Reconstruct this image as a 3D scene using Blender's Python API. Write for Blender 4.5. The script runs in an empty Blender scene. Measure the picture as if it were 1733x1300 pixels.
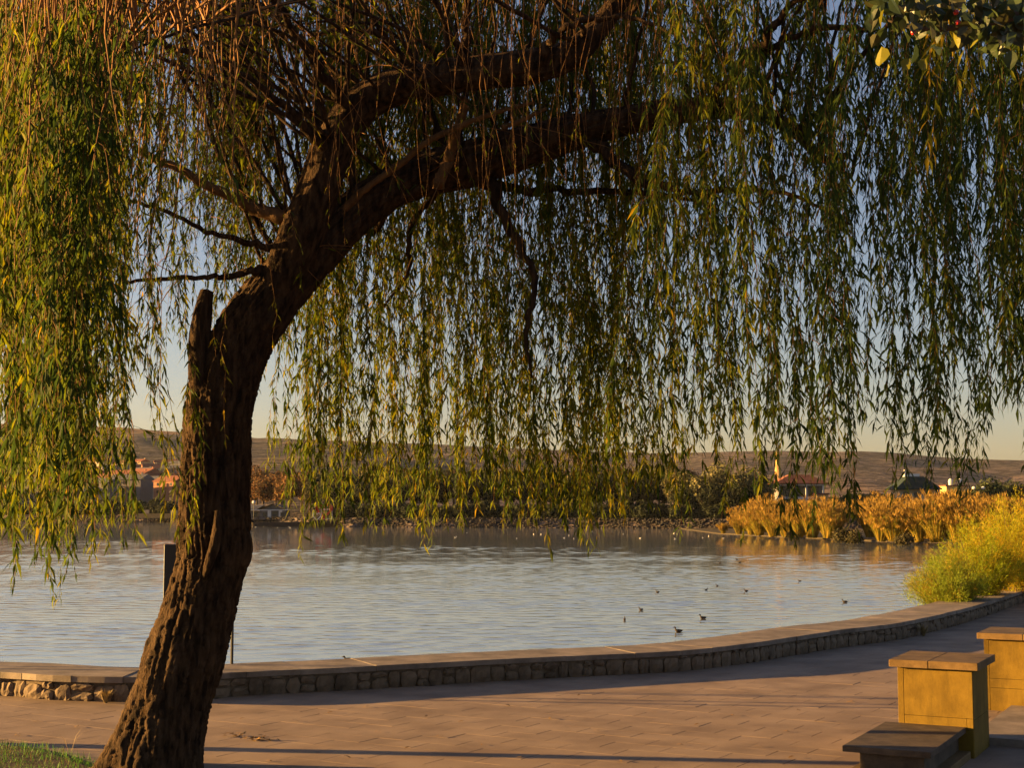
import bpy, math, random
import numpy as np
from mathutils import Vector, Matrix

SC = bpy.context.scene
COL = SC.collection
R = math.radians
rng = np.random.default_rng(7)
random.seed(7)

# ------------------------------------------------------------------ camera
F = 2407.0
CAMZ = 3.0
PITCH = math.atan((858 - 650) / F)
cam_d = bpy.data.cameras.new('camera')
cam_d.sensor_width = 36.0
cam_d.lens = 36.0 * F / 1733.0
cam_d.clip_start = 0.1
cam_d.clip_end = 12000
cam = bpy.data.objects.new('camera', cam_d)
cam.location = (0, 0, CAMZ)
cam.rotation_euler = (R(90) + PITCH, 0, 0)
COL.objects.link(cam)
SC.camera = cam

# ------------------------------------------------------------------ sky and sun
SUN_EL = R(7.2)
SUN_AZ = math.atan2(-1.0, 0.125)          # direction to the sun, measured from +Y towards +X
world = bpy.data.worlds.new('World')
SC.world = world
world.use_nodes = True
wn = world.node_tree
wn.nodes.clear()
sky = wn.nodes.new('ShaderNodeTexSky')
sky.sky_type = 'NISHITA'
sky.sun_disc = False
sky.sun_elevation = SUN_EL
sky.sun_rotation = SUN_AZ
sky.altitude = 900
sky.air_density = 1.0
sky.dust_density = 2.4
sky.ozone_density = 1.0
bg = wn.nodes.new('ShaderNodeBackground')
bg.inputs['Strength'].default_value = 0.0318
wo = wn.nodes.new('ShaderNodeOutputWorld')
tint = wn.nodes.new('ShaderNodeMixRGB')          # the warm, slightly magenta white balance of the evening
tint.blend_type = 'MULTIPLY'
tint.inputs[0].default_value = 1.0
tint.inputs[2].default_value = (.97, 0.91, 1.06, 1)
wn.links.new(sky.outputs[0], tint.inputs[1])
wn.links.new(tint.outputs[0], bg.inputs[0])
wn.links.new(bg.outputs[0], wo.inputs[0])

sun_d = bpy.data.lights.new('sun', 'SUN')
sun_d.energy = 5.0
sun_d.angle = R(0.5)
sun_d.color = (1.0, 0.57, 0.17)
sun = bpy.data.objects.new('sun', sun_d)
SUN_DIR = Vector((math.sin(SUN_AZ) * math.cos(SUN_EL), math.cos(SUN_AZ) * math.cos(SUN_EL), math.sin(SUN_EL)))
sun.rotation_euler = (-SUN_DIR).to_track_quat('-Z', 'Y').to_euler()
COL.objects.link(sun)

SC.view_settings.view_transform = 'Standard'
SC.view_settings.look = 'None'
SC.view_settings.gamma = 1.0
SC.view_settings.use_curve_mapping = False
SC.view_settings.exposure = 2.52
SC.render.engine = 'CYCLES'
SC.cycles.use_denoising = True
SC.cycles.max_bounces = 7
SC.cycles.diffuse_bounces = 3
SC.cycles.glossy_bounces = 3
SC.cycles.transmission_bounces = 4
SC.cycles.transparent_max_bounces = 6
SC.cycles.caustics_reflective = False
SC.cycles.caustics_refractive = False

# ------------------------------------------------------------------ helpers
CP, SP = math.cos(PITCH), math.sin(PITCH)
def ray(px, py):
    a = (px - 866.5) / F
    b = (650.0 - py) / F
    return np.array([a, CP - SP * b, SP + CP * b])
def at(px, py, Y):
    d = ray(px, py)
    return np.array([0, 0, CAMZ]) + d * (Y / d[1])
def ground(px, py, z=0.0):
    d = ray(px, py)
    return np.array([0, 0, CAMZ]) + d * ((z - CAMZ) / d[2])
def pix(P):
    P = np.asarray(P, float)
    x, y, z = P[..., 0], P[..., 1], P[..., 2] - CAMZ
    dep = y * CP + z * SP
    up = -y * SP + z * CP
    return 866.5 + F * x / dep, 650 - F * up / dep, dep
def ip(x, pts):
    a = np.array(pts, float)
    return np.interp(x, a[:, 0], a[:, 1])
def sm(a, b, x):
    t = np.clip((np.asarray(x, float) - a) / (b - a), 0, 1)
    return t * t * (3 - 2 * t)
def nrm(v):
    v = np.asarray(v, float)
    return v / np.maximum(np.linalg.norm(v, axis=-1, keepdims=True), 1e-9)

_perm = np.random.default_rng(3).permutation(256)
_perm = np.concatenate([_perm, _perm, _perm])
_grad = nrm(np.random.default_rng(4).normal(size=(256, 3)))
def perlin(P):
    P = np.asarray(P, float)
    i = np.floor(P).astype(int)
    f = P - i
    u = f * f * f * (f * (f * 6 - 15) + 10)
    i &= 255
    out = np.zeros(P.shape[:-1])
    for dx in (0, 1):
        for dy in (0, 1):
            for dz in (0, 1):
                h = _perm[_perm[_perm[(i[..., 0] + dx) & 255] + ((i[..., 1] + dy) & 255)] + ((i[..., 2] + dz) & 255)]
                g = _grad[h]
                d = f - np.array([dx, dy, dz])
                w = (u[..., 0] if dx else 1 - u[..., 0]) * (u[..., 1] if dy else 1 - u[..., 1]) * (u[..., 2] if dz else 1 - u[..., 2])
                out += w * (g * d).sum(-1)
    return out
def fbm(P, o=3):
    P = np.asarray(P, float)
    s, a = 0, 1.0
    for k in range(o):
        s = s + a * perlin(P * 2 ** k + 17.3 * k)
        a *= 0.5
    return s

def tag(o, label=None, cat=None, group=None, kind=None):
    if label: o['label'] = label
    if cat: o['category'] = cat
    if group: o['group'] = group
    if kind: o['kind'] = kind
    return o
def empty(name, loc=(0, 0, 0)):
    o = bpy.data.objects.new(name, None)
    o.empty_display_size = 0.2
    o.location = [float(c) for c in loc]
    COL.objects.link(o)
    return o
def link(name, me, parent=None):
    o = bpy.data.objects.new(name, me)
    COL.objects.link(o)
    if parent is not None:
        o.parent = parent
    return o
def world_loc(o):
    p = Vector((0, 0, 0))
    while o is not None:
        p += Vector(o.location)
        o = o.parent
    return np.array(p)
def mesh_data(name, V, Fc, mat=None, smooth=False, col=None):
    """V (n,3); Fc: int array (m,3|4) or list of faces"""
    me = bpy.data.meshes.new(name)
    V = np.asarray(V, np.float32)
    if isinstance(Fc, np.ndarray):
        n = Fc.shape[1]
        me.vertices.add(len(V))
        me.vertices.foreach_set('co', V.ravel())
        me.loops.add(Fc.size)
        me.loops.foreach_set('vertex_index', Fc.ravel().astype(np.int32))
        me.polygons.add(len(Fc))
        me.polygons.foreach_set('loop_start', np.arange(0, Fc.size, n, dtype=np.int32))
        me.polygons.foreach_set('loop_total', np.full(len(Fc), n, np.int32))
        if smooth:
            me.polygons.foreach_set('use_smooth', np.ones(len(Fc), bool))
        me.update(calc_edges=True)
    else:
        me.from_pydata([tuple(map(float, v)) for v in V], [], Fc)
        if smooth:
            for p in me.polygons: p.use_smooth = True
        me.update()
    if mat: me.materials.append(mat)
    if col is not None:
        a = me.color_attributes.new('tint', 'FLOAT_COLOR', 'POINT')
        c = np.ones((len(V), 4), np.float32)
        c[:, :3] = col
        a.data.foreach_set('color', c.ravel())
    return me
def build(name, V, Fc, mat=None, parent=None, smooth=False, col=None):
    """world-space vertices; made local to an unrotated parent, or to their own base when top-level"""
    V = np.asarray(V, float)
    off = world_loc(parent) if parent is not None else np.zeros(3)
    return link(name, mesh_data(name, V - off, Fc, mat, smooth, col), parent)
class MB:
    """collects shapes into one mesh"""
    def __init__(s): s.V, s.F, s.n = [], [], 0
    def add(s, V, Fc):
        V = np.asarray(V, float)
        s.V.append(V)
        for f in Fc: s.F.append([int(i) + s.n for i in f])
        s.n += len(V)
        return s
    def box(s, c, size, rot=0.0, ch=0.0):
        V, Fc = box_geo(size, ch)
        V = rotz(V, rot) + np.asarray(c, float)
        return s.add(V, Fc)
    def tube(s, path, rad, n=8, cap=True):
        V, Fc = tube_geo(path, rad, n, cap)
        return s.add(V, Fc)
    def build(s, name, mat, parent=None, smooth=False):
        return build(name, np.concatenate(s.V), s.F, mat, parent, smooth)
    def data(s, name, mat, smooth=False):
        return mesh_data(name, np.concatenate(s.V), s.F, mat, smooth)
def rotz(V, a):
    c, s_ = math.cos(a), math.sin(a)
    V = np.asarray(V, float)
    return np.stack([V[:, 0] * c - V[:, 1] * s_, V[:, 0] * s_ + V[:, 1] * c, V[:, 2]], 1)
def box_geo(size, ch=0.0):
    """box centred in x,y with base at z=0; ch chamfers the top and the vertical edges"""
    x, y, z = [v / 2 for v in size[:2]] + [size[2]]
    if ch <= 0:
        V = np.array([(-x, -y, 0), (x, -y, 0), (x, y, 0), (-x, y, 0), (-x, -y, z), (x, -y, z), (x, y, z), (-x, y, z)])
        Fc = [(3, 2, 1, 0), (4, 5, 6, 7), (0, 1, 5, 4), (1, 2, 6, 5), (2, 3, 7, 6), (3, 0, 4, 7)]
        return V, Fc
    def ring(x, y, c, z):
        return [(-x + c, -y, z), (x - c, -y, z), (x, -y + c, z), (x, y - c, z), (x - c, y, z), (-x + c, y, z), (-x, y - c, z), (-x, -y + c, z)]
    V = np.array(ring(x, y, ch, 0) + ring(x, y, ch, z - ch) + ring(x - ch, y - ch, ch * .6, z))
    Fc = [tuple(range(7, -1, -1)), tuple(range(16, 24))]
    for k in (0, 8):
        for i in range(8):
            j = (i + 1) % 8
            Fc.append((k + i, k + j, k + 8 + j, k + 8 + i))
    return V, Fc
def frames(P):
    T = np.gradient(P, axis=0)
    T = nrm(T)
    ref = np.array([0, 0, 1.0]) if abs(T[0, 2]) < .9 else np.array([0, -1.0, 0])
    N = np.zeros_like(P)
    n = ref - T[0] * ref.dot(T[0])
    n = n / np.linalg.norm(n)
    for i in range(len(P)):
        n = n - T[i] * n.dot(T[i])
        n = n / max(np.linalg.norm(n), 1e-9)
        N[i] = n
    return T, N, np.cross(T, N)
def tube_geo(path, rad, n=8, cap=True):
    P = np.asarray(path, float)
    r = np.broadcast_to(np.asarray(rad, float), (len(P),))
    T, N, B = frames(P)
    th = np.linspace(0, 2 * np.pi, n, endpoint=False)
    ring = N[:, None, :] * np.cos(th)[None, :, None] + B[:, None, :] * np.sin(th)[None, :, None]
    V = (P[:, None, :] + ring * r[:, None, None]).reshape(-1, 3)
    Fc = []
    for i in range(len(P) - 1):
        for k in range(n):
            a, b = i * n + k, i * n + (k + 1) % n
            Fc.append((a, b, b + n, a + n))
    if cap:
        Fc.append(tuple(range(n - 1, -1, -1)))
        Fc.append(tuple((len(P) - 1) * n + k for k in range(n)))
    return V, Fc
def catmull(pts, m):
    P = np.asarray(pts, float)
    Q = np.vstack([2 * P[0] - P[1], P, 2 * P[-1] - P[-2]])
    out = []
    for i in range(1, len(Q) - 2):
        p0, p1, p2, p3 = Q[i - 1:i + 3]
        for t in np.linspace(0, 1, m, endpoint=False):
            out.append(.5 * (2 * p1 + (p2 - p0) * t + (2 * p0 - 5 * p1 + 4 * p2 - p3) * t ** 2 + (3 * p1 - p0 - 3 * p2 + p3) * t ** 3))
    out.append(P[-1])
    return np.array(out)
def resample(P, step):
    L = np.concatenate([[0], np.cumsum(np.linalg.norm(np.diff(P[:, :3], axis=0), axis=1))])
    n = max(2, int(L[-1] / step) + 1)
    s = np.linspace(0, L[-1], n)
    return np.stack([np.interp(s, L, P[:, k]) for k in range(P.shape[1])], 1), s
def copy_tree(o, parent=None):
    c = o.copy()
    COL.objects.link(c)
    c.parent = parent
    for ch in list(o.children):
        copy_tree(ch, c)
    return c

# ------------------------------------------------------------------ materials
def mat(name, base, rough=0.8, var=0.0, scale=5.0, bump=0.0, bscale=40.0, col2=None, spec=0.3, stretch=(1, 1, 1), metallic=0.0, detail=5, attr=False, transl=0.0, coord='Object'):
    m = bpy.data.materials.new(name)
    m.use_nodes = True
    t = m.node_tree
    b = t.nodes['Principled BSDF']
    b.inputs['Roughness'].default_value = rough
    b.inputs['Specular IOR Level'].default_value = spec
    b.inputs['Metallic'].default_value = metallic
    b.inputs['Base Color'].default_value = (*base, 1)
    cs = None
    tc = t.nodes.new('ShaderNodeTexCoord')
    mp = t.nodes.new('ShaderNodeMapping')
    mp.inputs['Scale'].default_value = stretch
    t.links.new(tc.outputs[coord], mp.inputs[0])
    if attr:
        a = t.nodes.new('ShaderNodeVertexColor')
        a.layer_name = 'tint'
        cs = a.outputs[0]
    elif var > 0 or col2 is not None:
        n = t.nodes.new('ShaderNodeTexNoise')
        n.inputs['Scale'].default_value = scale
        n.inputs['Detail'].default_value = detail
        n.inputs['Roughness'].default_value = 0.65
        t.links.new(mp.outputs[0], n.inputs[0])
        r = t.nodes.new('ShaderNodeValToRGB')
        c2 = col2 if col2 is not None else tuple(c * (1 + var) for c in base)
        c1 = base if col2 is not None else tuple(c * (1 - var) for c in base)
        r.color_ramp.elements[0].position = .32
        r.color_ramp.elements[1].position = .68
        r.color_ramp.elements[0].color = (*c1, 1)
        r.color_ramp.elements[1].color = (*c2, 1)
        t.links.new(n.outputs[0], r.inputs[0])
        cs = r.outputs[0]
    if cs is not None:
        t.links.new(cs, b.inputs['Base Color'])
    if bump > 0:
        n2 = t.nodes.new('ShaderNodeTexNoise')
        n2.inputs['Scale'].default_value = bscale
        n2.inputs['Detail'].default_value = 6
        t.links.new(mp.outputs[0], n2.inputs[0])
        bp = t.nodes.new('ShaderNodeBump')
        bp.inputs['Strength'].default_value = 0.7
        bp.inputs['Distance'].default_value = bump
        t.links.new(n2.outputs[0], bp.inputs['Height'])
        t.links.new(bp.outputs[0], b.inputs['Normal'])
    if transl > 0:
        tr = t.nodes.new('ShaderNodeBsdfTranslucent')
        tr.inputs[0].default_value = (*base, 1)
        if cs is not None:
            t.links.new(cs, tr.inputs[0])
        mx = t.nodes.new('ShaderNodeMixShader')
        mx.inputs[0].default_value = transl
        t.links.new(b.outputs[0], mx.inputs[1])
        t.links.new(tr.outputs[0], mx.inputs[2])
        t.links.new(mx.outputs[0], t.nodes['Material Output'].inputs[0])
    return m
def nodes_of(m):
    return m.node_tree, m.node_tree.nodes['Principled BSDF']

M = {}
def bark_mat(name, c1, c2, k=1.0):
    m = mat(name, c1, .95, spec=.08)
    t, b = nodes_of(m)
    tc = t.nodes.new('ShaderNodeTexCoord')
    mp = t.nodes.new('ShaderNodeMapping'); mp.inputs['Scale'].default_value = (1, 1, .22); t.links.new(tc.outputs['Object'], mp.inputs[0])
    def nz(scale, typ, det=4):
        n = t.nodes.new('ShaderNodeTexNoise'); n.noise_type = typ; n.inputs['Scale'].default_value = scale; n.inputs['Detail'].default_value = det
        t.links.new(mp.outputs[0], n.inputs[0]); return n.outputs[0]
    r = t.nodes.new('ShaderNodeValToRGB'); r.color_ramp.elements[0].position = .35; r.color_ramp.elements[1].position = .66
    r.color_ramp.elements[0].color = (*c1, 1); r.color_ramp.elements[1].color = (*c2, 1)
    e = r.color_ramp.elements.new(.9); e.color = (c2[0] * 1.2, c2[1] * 1.35, c2[2] * 1.6, 1)
    t.links.new(nz(16 * k, 'FBM', 6), r.inputs[0]); t.links.new(r.outputs[0], b.inputs['Base Color'])
    h = t.nodes.new('ShaderNodeMath'); h.operation = 'MULTIPLY_ADD'; h.inputs[1].default_value = .5
    t.links.new(nz(20 * k, 'RIDGED_MULTIFRACTAL', 3), h.inputs[0]); t.links.new(nz(90 * k, 'FBM', 4), h.inputs[2])
    bp = t.nodes.new('ShaderNodeBump'); bp.inputs['Strength'].default_value = 1; bp.inputs['Distance'].default_value = .022 / k
    t.links.new(h.outputs[0], bp.inputs['Height']); t.links.new(bp.outputs[0], b.inputs['Normal'])
    return m
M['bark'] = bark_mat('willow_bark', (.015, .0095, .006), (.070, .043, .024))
M['twig'] = mat('willow_twig', (.10, .044, .012), .75, col2=(.235, .105, .026), scale=3, spec=.25)
M['leaf'] = mat('willow_leaf', (.08, .1, .02), .68, attr=True, transl=.5, spec=.12)
M['stone'] = mat('wall_stone', (.10, .073, .050), .9, col2=(.215, .16, .11), scale=3.2, bump=.012, bscale=22, spec=.15)
M['mortar'] = mat('mortar', (.12, .092, .065), .95, var=.3, scale=9, bump=.01, bscale=30, spec=.1)
M['coping'] = mat('coping_stone', (.13, .105, .085), .85, col2=(.26, .212, .172), scale=1.7, bump=.004, bscale=40, spec=.2)
M['paver'] = mat('paving_stone', (.34, .235, .165), .8, col2=(.46, .325, .235), scale=.8, bump=.0015, bscale=45, spec=.25, coord='Generated')
M['joint'] = mat('paving_joint', (.15, .11, .08), .95, var=.3, scale=8, spec=.1)
M['ochre'] = mat('ochre_stone', (.125, .076, .0075), .8, col2=(.175, .110, .013), scale=4, bump=.003, bscale=60, spec=.2)
M['cap'] = mat('cap_stone', (.115, .070, .026), .8, col2=(.17, .105, .042), scale=5, bump=.003, bscale=50, spec=.25)
M['bench'] = mat('bench_stone', (.055, .040, .028), .8, col2=(.10, .073, .05), scale=5, bump=.004, bscale=50, spec=.25)
def grime(m, lo, hi, scale, stretch, amt=1.0):
    """weather stains: uneven darker patches and run-off streaks in the stone itself"""
    t, b = nodes_of(m)
    src = b.inputs['Base Color'].links[0].from_socket
    g = t.nodes.new('ShaderNodeNewGeometry')
    mp = t.nodes.new('ShaderNodeMapping'); mp.inputs['Scale'].default_value = stretch; t.links.new(g.outputs['Position'], mp.inputs[0])
    n = t.nodes.new('ShaderNodeTexNoise'); n.inputs['Scale'].default_value = scale; n.inputs['Detail'].default_value = 7; n.inputs['Roughness'].default_value = .7
    t.links.new(mp.outputs[0], n.inputs[0])
    r = t.nodes.new('ShaderNodeMapRange'); r.inputs[1].default_value = .36; r.inputs[2].default_value = .56; r.inputs[3].default_value = lo; r.inputs[4].default_value = hi
    t.links.new(n.outputs[0], r.inputs[0])
    x = t.nodes.new('ShaderNodeMixRGB'); x.blend_type = 'MULTIPLY'; x.inputs[0].default_value = amt
    t.links.new(src, x.inputs[1]); t.links.new(r.outputs[0], x.inputs[2]); t.links.new(x.outputs[0], b.inputs['Base Color'])
grime(M['ochre'], .72, 1.08, 2.6, (1.6, 1.6, .5))
grime(M['cap'], .68, 1.08, 3.0, (1, 1, 1))
grime(M['bench'], .65, 1.1, 2.5, (1, 1, 1))
grime(M['coping'], .66, 1.08, 1.3, (1, 1, 1))
grime(M['stone'], .6, 1.1, 1.9, (1, 1, .7))
M['black'] = mat('dark_metal', (.018, .018, .020), .5, var=.2, scale=6, spec=.4)
M['soil'] = mat('soil', (.055, .045, .028), .95, col2=(.10, .08, .05), scale=6, bump=.02, bscale=20, spec=.1)
M['grass'] = mat('grass_blade', (.06, .11, .02), .6, attr=True, transl=.35, spec=.2)

# paving: tone varies by slab (object random) and by dirt in world space
def paver_mat():
    m = mat('paving_slab_stone', (.4, .28, .2), .8, spec=.2)
    t, b = nodes_of(m)
    g = t.nodes.new('ShaderNodeNewGeometry')
    oi = t.nodes.new('ShaderNodeObjectInfo')
    n = t.nodes.new('ShaderNodeTexNoise'); n.inputs['Scale'].default_value = 1.1; n.inputs['Detail'].default_value = 6
    n2 = t.nodes.new('ShaderNodeTexNoise'); n2.inputs['Scale'].default_value = 38; n2.inputs['Detail'].default_value = 5
    t.links.new(g.outputs['Position'], n.inputs[0]); t.links.new(g.outputs['Position'], n2.inputs[0])
    r = t.nodes.new('ShaderNodeValToRGB')
    r.color_ramp.elements[0].position = .25; r.color_ramp.elements[1].position = .75
    r.color_ramp.elements[0].color = (.18, .125, .09, 1); r.color_ramp.elements[1].color = (.285, .21, .153, 1)
    a = t.nodes.new('ShaderNodeMath'); a.operation = 'MULTIPLY_ADD'
    t.links.new(oi.outputs['Random'], a.inputs[0]); a.inputs[1].default_value = .06
    a2 = t.nodes.new('ShaderNodeMath'); a2.operation = 'MULTIPLY_ADD'
    t.links.new(n2.outputs[0], a2.inputs[0]); a2.inputs[1].default_value = .35; a2.inputs[2].default_value = -.22
    t.links.new(a2.outputs[0], a.inputs[2])
    s = t.nodes.new('ShaderNodeMath'); s.operation = 'ADD'
    t.links.new(a.outputs[0], s.inputs[0]); t.links.new(n.outputs[0], s.inputs[1])
    t.links.new(s.outputs[0], r.inputs[0]); t.links.new(r.outputs[0], b.inputs['Base Color'])
    bp = t.nodes.new('ShaderNodeBump'); bp.inputs['Strength'].default_value = .6; bp.inputs['Distance'].default_value = .002
    t.links.new(n2.outputs[0], bp.inputs['Height']); t.links.new(bp.outputs[0], b.inputs['Normal'])
    return m
M['paver'] = paver_mat()
grime(M['paver'], .87, 1.03, .55, (1, 1, 1))

# ------------------------------------------------------------------ wall line (its foot on the paving)
foot = [(0, 1178), (41, 1182), (114, 1186.5), (163, 1187.5), (208, 1189), (280, 1187), (353, 1183), (433, 1177), (550, 1171), (688, 1163), (862, 1152.5),
        (1000, 1145), (1150, 1137), (1271, 1122), (1410, 1098.5), (1514, 1084), (1600, 1064), (1660, 1046), (1733, 1020)]
foot = [ground(*p)[:2] for p in foot]
foot = [(-24, 29.5), (-18, 26.5), (-13, 24.2)] + [tuple(p) for p in foot]
e = np.array(foot[-1]) - np.array(foot[-3]); e = e / np.linalg.norm(e)
foot += [tuple(np.array(foot[-1]) + e * 6), tuple(np.array(foot[-1]) + e * 14 + np.array([.6, 0])), tuple(np.array(foot[-1]) + e * 26 + np.array([2.5, 0]))]
wl, _ = resample(catmull(foot, 10), .1)
for _k in range(12):                       # smooth the digitised line
    wl[1:-1] = .25 * wl[:-2] + .5 * wl[1:-1] + .25 * wl[2:]
wl, ws = resample(wl, .1)
wT = nrm(np.gradient(wl, axis=0))
wN = np.stack([wT[:, 1], -wT[:, 0]], 1)     # towards the paving
def wall_pt(s, off, z):
    x = np.interp(s, ws, wl[:, 0]); y = np.interp(s, ws, wl[:, 1])
    nx = np.interp(s, ws, wN[:, 0]); ny = np.interp(s, ws, wN[:, 1])
    return np.array([x + nx * off, y + ny * off, z])
def wall_side(X, Y):
    """signed distance to the wall foot, positive on the paving"""
    d = np.array([X, Y]) - wl
    k = np.argmin((d ** 2).sum(1))
    return float(d[k] @ wN[k]), ws[k]

# ------------------------------------------------------------------ paving
V = []; Fc = []
base = [(-24, -12)] + [tuple(p) for p in (wl - wN * .35)[::10]] + [(60, 75), (60, -12)]
V = [(x, y, -.012) for x, y in base] + [(x, y, -.4) for x, y in base]
n = len(base)
Fc = [tuple(range(n - 1, -1, -1))] + [(i, (i + 1) % n, n + (i + 1) % n, n + i) for i in range(n)]
pave = build('pavement', V, Fc, M['joint'])
tag(pave, kind='structure')

UA = R(59)
U = np.array([math.cos(UA), math.sin(UA)]); W = np.array([U[1], -U[0]])
PW, PU = .80, .43
cells = []
for j in range(-40, 130):
    sh = (j % 2) * .4 + rng.normal(0, .015)
    for i in range(-60, 60):
        c = U * j * PU + W * (i * PW + sh)
        X, Y = c
        if Y < 11.5 or Y > 60: continue
        px, py, dep = pix((X, Y, 0))
        if px < -260 or px > 2000 or py > 1400: continue
        sd, _ = wall_side(X, Y)
        if sd < -.3: continue
        cells.append((X, Y, px, py, dep))
cells.sort(key=lambda c: (not (-20 < c[2] < 1753 and c[3] < 1312), c[4]))
protos = []
for k in range(4):
    Vb, Fb = box_geo((PW - .008, PU - .003, .03), .0012)
    Vb[:, 2] -= .03
    Vb[:, :2] += np.random.default_rng(k).normal(0, .0012, (len(Vb), 2))
    protos.append(mesh_data('paving_slab', Vb, Fb, M['paver']))
mbs = MB()
for q, (X, Y, px, py, dep) in enumerate(cells):
    z = float(rng.normal(0, .0006)); tx, ty = rng.normal(0, .0012, 2)
    if q < 290:
        o = link('paving_slab', protos[q % 4], pave)
        o.location = (X, Y, z)
        o.rotation_euler = (tx, ty, UA - R(90) + rng.normal(0, .003))
    else:
        Vb, Fb = box_geo((PW - .008, PU - .003, .03), 0)
        Vb[:, 2] += -.03 + z + Vb[:, 0] * tx + Vb[:, 1] * ty
        Vb = rotz(Vb, UA - R(90)) + np.array([X, Y, 0])
        mbs.add(Vb, Fb[1:])
o = mbs.build('far_paving_slabs', M['paver'], pave); o['kind'] = 'stuff'

# ------------------------------------------------------------------ low lake wall
s0, s1 = 1.0, ws[-1] - 1.0
wall = empty('lake_wall', wall_pt(15.0, 0, 0))
tag(wall, 'low curving rubble stone wall with flat coping between promenade and lake', 'wall')
WD = 1.25
cs = np.arange(s0, s1, .4)
V = []
for s in cs:
    V += [wall_pt(s, -.010, -.3), wall_pt(s, -.010, .295), wall_pt(s, -WD + .06, .295), wall_pt(s, -WD + .06, -2.2)]
Fc = []
for i in range(len(cs) - 1):
    for k in range(3):
        a = i * 4 + k
        Fc.append((a, a + 4, a + 5, a + 1))
build('wall_core', V, Fc, M['mortar'], wall)

def rough_stone(w, h, seed, dep=.14):
    """block with a lumpy split face towards -y; local x along the wall, base at z=0"""
    g = np.random.default_rng(seed)
    nx, nz = 5, 4
    xs = np.linspace(-w / 2, w / 2, nx); zs = np.linspace(0, h, nz)
    V = []
    lean = g.normal(0, .012)
    for iz in range(nz):
        for ix in range(nx):
            edge = ix in (0, nx - 1) or iz in (0, nz - 1)
            corner = ix in (0, nx - 1) and iz in (0, nz - 1)
            y = -(.004 if edge else .018) + g.normal(0, .008) - (0 if edge else .014 * g.random())
            x = xs[ix] + g.normal(0, .008) + (-.02 * np.sign(xs[ix]) if corner else 0)
            z = zs[iz] + (g.normal(0, .006)) + (.014 if corner and iz == 0 else -.014 if corner else 0)
            V.append((x, y + lean * (z / h - .5), z))
    nf = len(V)
    loop = [i for i in range(nx)] + [nx * (r + 1) + nx - 1 for r in range(nz - 1)] + [nx * (nz - 1) + i for i in range(nx - 2, -1, -1)] + [nx * r for r in range(nz - 2, 0, -1)]
    V += [(V[i][0], dep, V[i][2]) for i in loop]
    Fc = []
    for iz in range(nz - 1):
        for ix in range(nx - 1):
            a = iz * nx + ix
            Fc.append((a, a + 1, a + nx + 1, a + nx))
    L = len(loop)
    for k in range(L):
        a, b = loop[k], loop[(k + 1) % L]
        Fc.append((b, a, nf + k, nf + (k + 1) % L))
    return V, Fc
def put_stone(s, z, V, Fc):
    p = wall_pt(s, 0.012 + rng.normal(0, .006), z)
    T = np.array([np.interp(s, ws, wT[:, 0]), np.interp(s, ws, wT[:, 1])])
    me = mesh_data('stone', V, Fc, M['stone'])
    o = link('stone', me, wall)
    o.location = Vector(p) - wall.location
    o.rotation_euler = (0, 0, math.atan2(T[1], T[0]))
s = s0 + 1.5; k = 100; nst = 0
visible_end = ws[np.argmin(np.abs(wl[:, 1] - 46))]
while s < visible_end and nst < 285:
    k += 1
    w = rng.uniform(.19, .40)
    if rng.random() < .22:
        h1 = rng.uniform(.11, .17)
        put_stone(s + w / 2, .0, *rough_stone(w - .022, h1, k)); put_stone(s + w / 2, h1 + .02, *rough_stone(w - .03, .27 - h1 - .015, k + 5000)); nst += 2
    else:
        h = rng.uniform(.22, .275)
        put_stone(s + w / 2, .0, *rough_stone(w - .012, h, k)); nst += 1
        if h < .245 and rng.random() < .6:
            put_stone(s + w * rng.uniform(.3, .7), h + .012, *rough_stone(w * .5, .275 - h - .004 + .01, k + 9000, .08)); nst += 1
    s += w
def coping(sa, sb, z0, z1, off_f, off_b):
    ss = np.linspace(sa, sb, 4)
    V = []
    c = .006
    for s in ss:
        V += [wall_pt(s, off_f, z0), wall_pt(s, off_f, z1 - c), wall_pt(s, off_f - c, z1), wall_pt(s, off_b + c, z1), wall_pt(s, off_b, z1 - c), wall_pt(s, off_b, z0)]
    Fc = []
    for i in range(3):
        for k in range(6):
            a, b = i * 6 + k, i * 6 + (k + 1) % 6
            Fc.append((a, a + 6, b + 6, b))
    Fc += [(0, 1, 2, 3, 4, 5), (23, 22, 21, 20, 19, 18)]
    return V, Fc
s_corner = wall_side(*ground(205, 1189)[:2])[1]
s = s0
while s < s1 - 1.5:
    w = rng.uniform(.75, 1.5)
    if s < s_corner < s + w + .3: w = s_corner - s
    dz = rng.normal(0, .0025)
    out = .075 if s < s_corner - .05 else .035
    V, Fc = coping(s + .0025, s + w - .0025, .292 + dz, .378 + dz + (.012 if s < s_corner - .05 else 0), out + rng.normal(0, .006), -WD + rng.normal(0, .02))
    build('coping_slab', V, Fc, M['coping'], wall)
    s += w

# dry weed at the foot of the wall
def weed(loc, label, nb, hgt, seed, bw=.006):
    g = np.random.default_rng(seed)
    V, Fc = [], []
    for i in range(nb):
        a = g.uniform(0, 2 * np.pi); L = hgt * g.uniform(.5, 1); lean = g.uniform(.15, .8)
        d = np.array([math.cos(a), math.sin(a), 0]); sd = np.array([-d[1], d[0], 0]) * bw
        p0 = np.array(loc) + d * .02
        p1 = p0 + d * L * lean * .4 + np.array([0, 0, L * .6]); p2 = p1 + d * L * lean * .5 + np.array([0, 0, L * .3])
        b = len(V)
        V += [p0 - sd, p0 + sd, p1 + sd * 1.6, p1 - sd * 1.6, p2]
        Fc += [(b, b + 1, b + 2, b + 3), (b + 3, b + 2, b + 4)]
    o = build('weed', V - np.array(loc), Fc, M['dry'])
    o.location = loc
    tag(o, label, 'weed')
M['dry'] = mat('dry_plant', (.20, .14, .06), .8, col2=(.30, .22, .09), scale=7, transl=.2)
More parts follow.
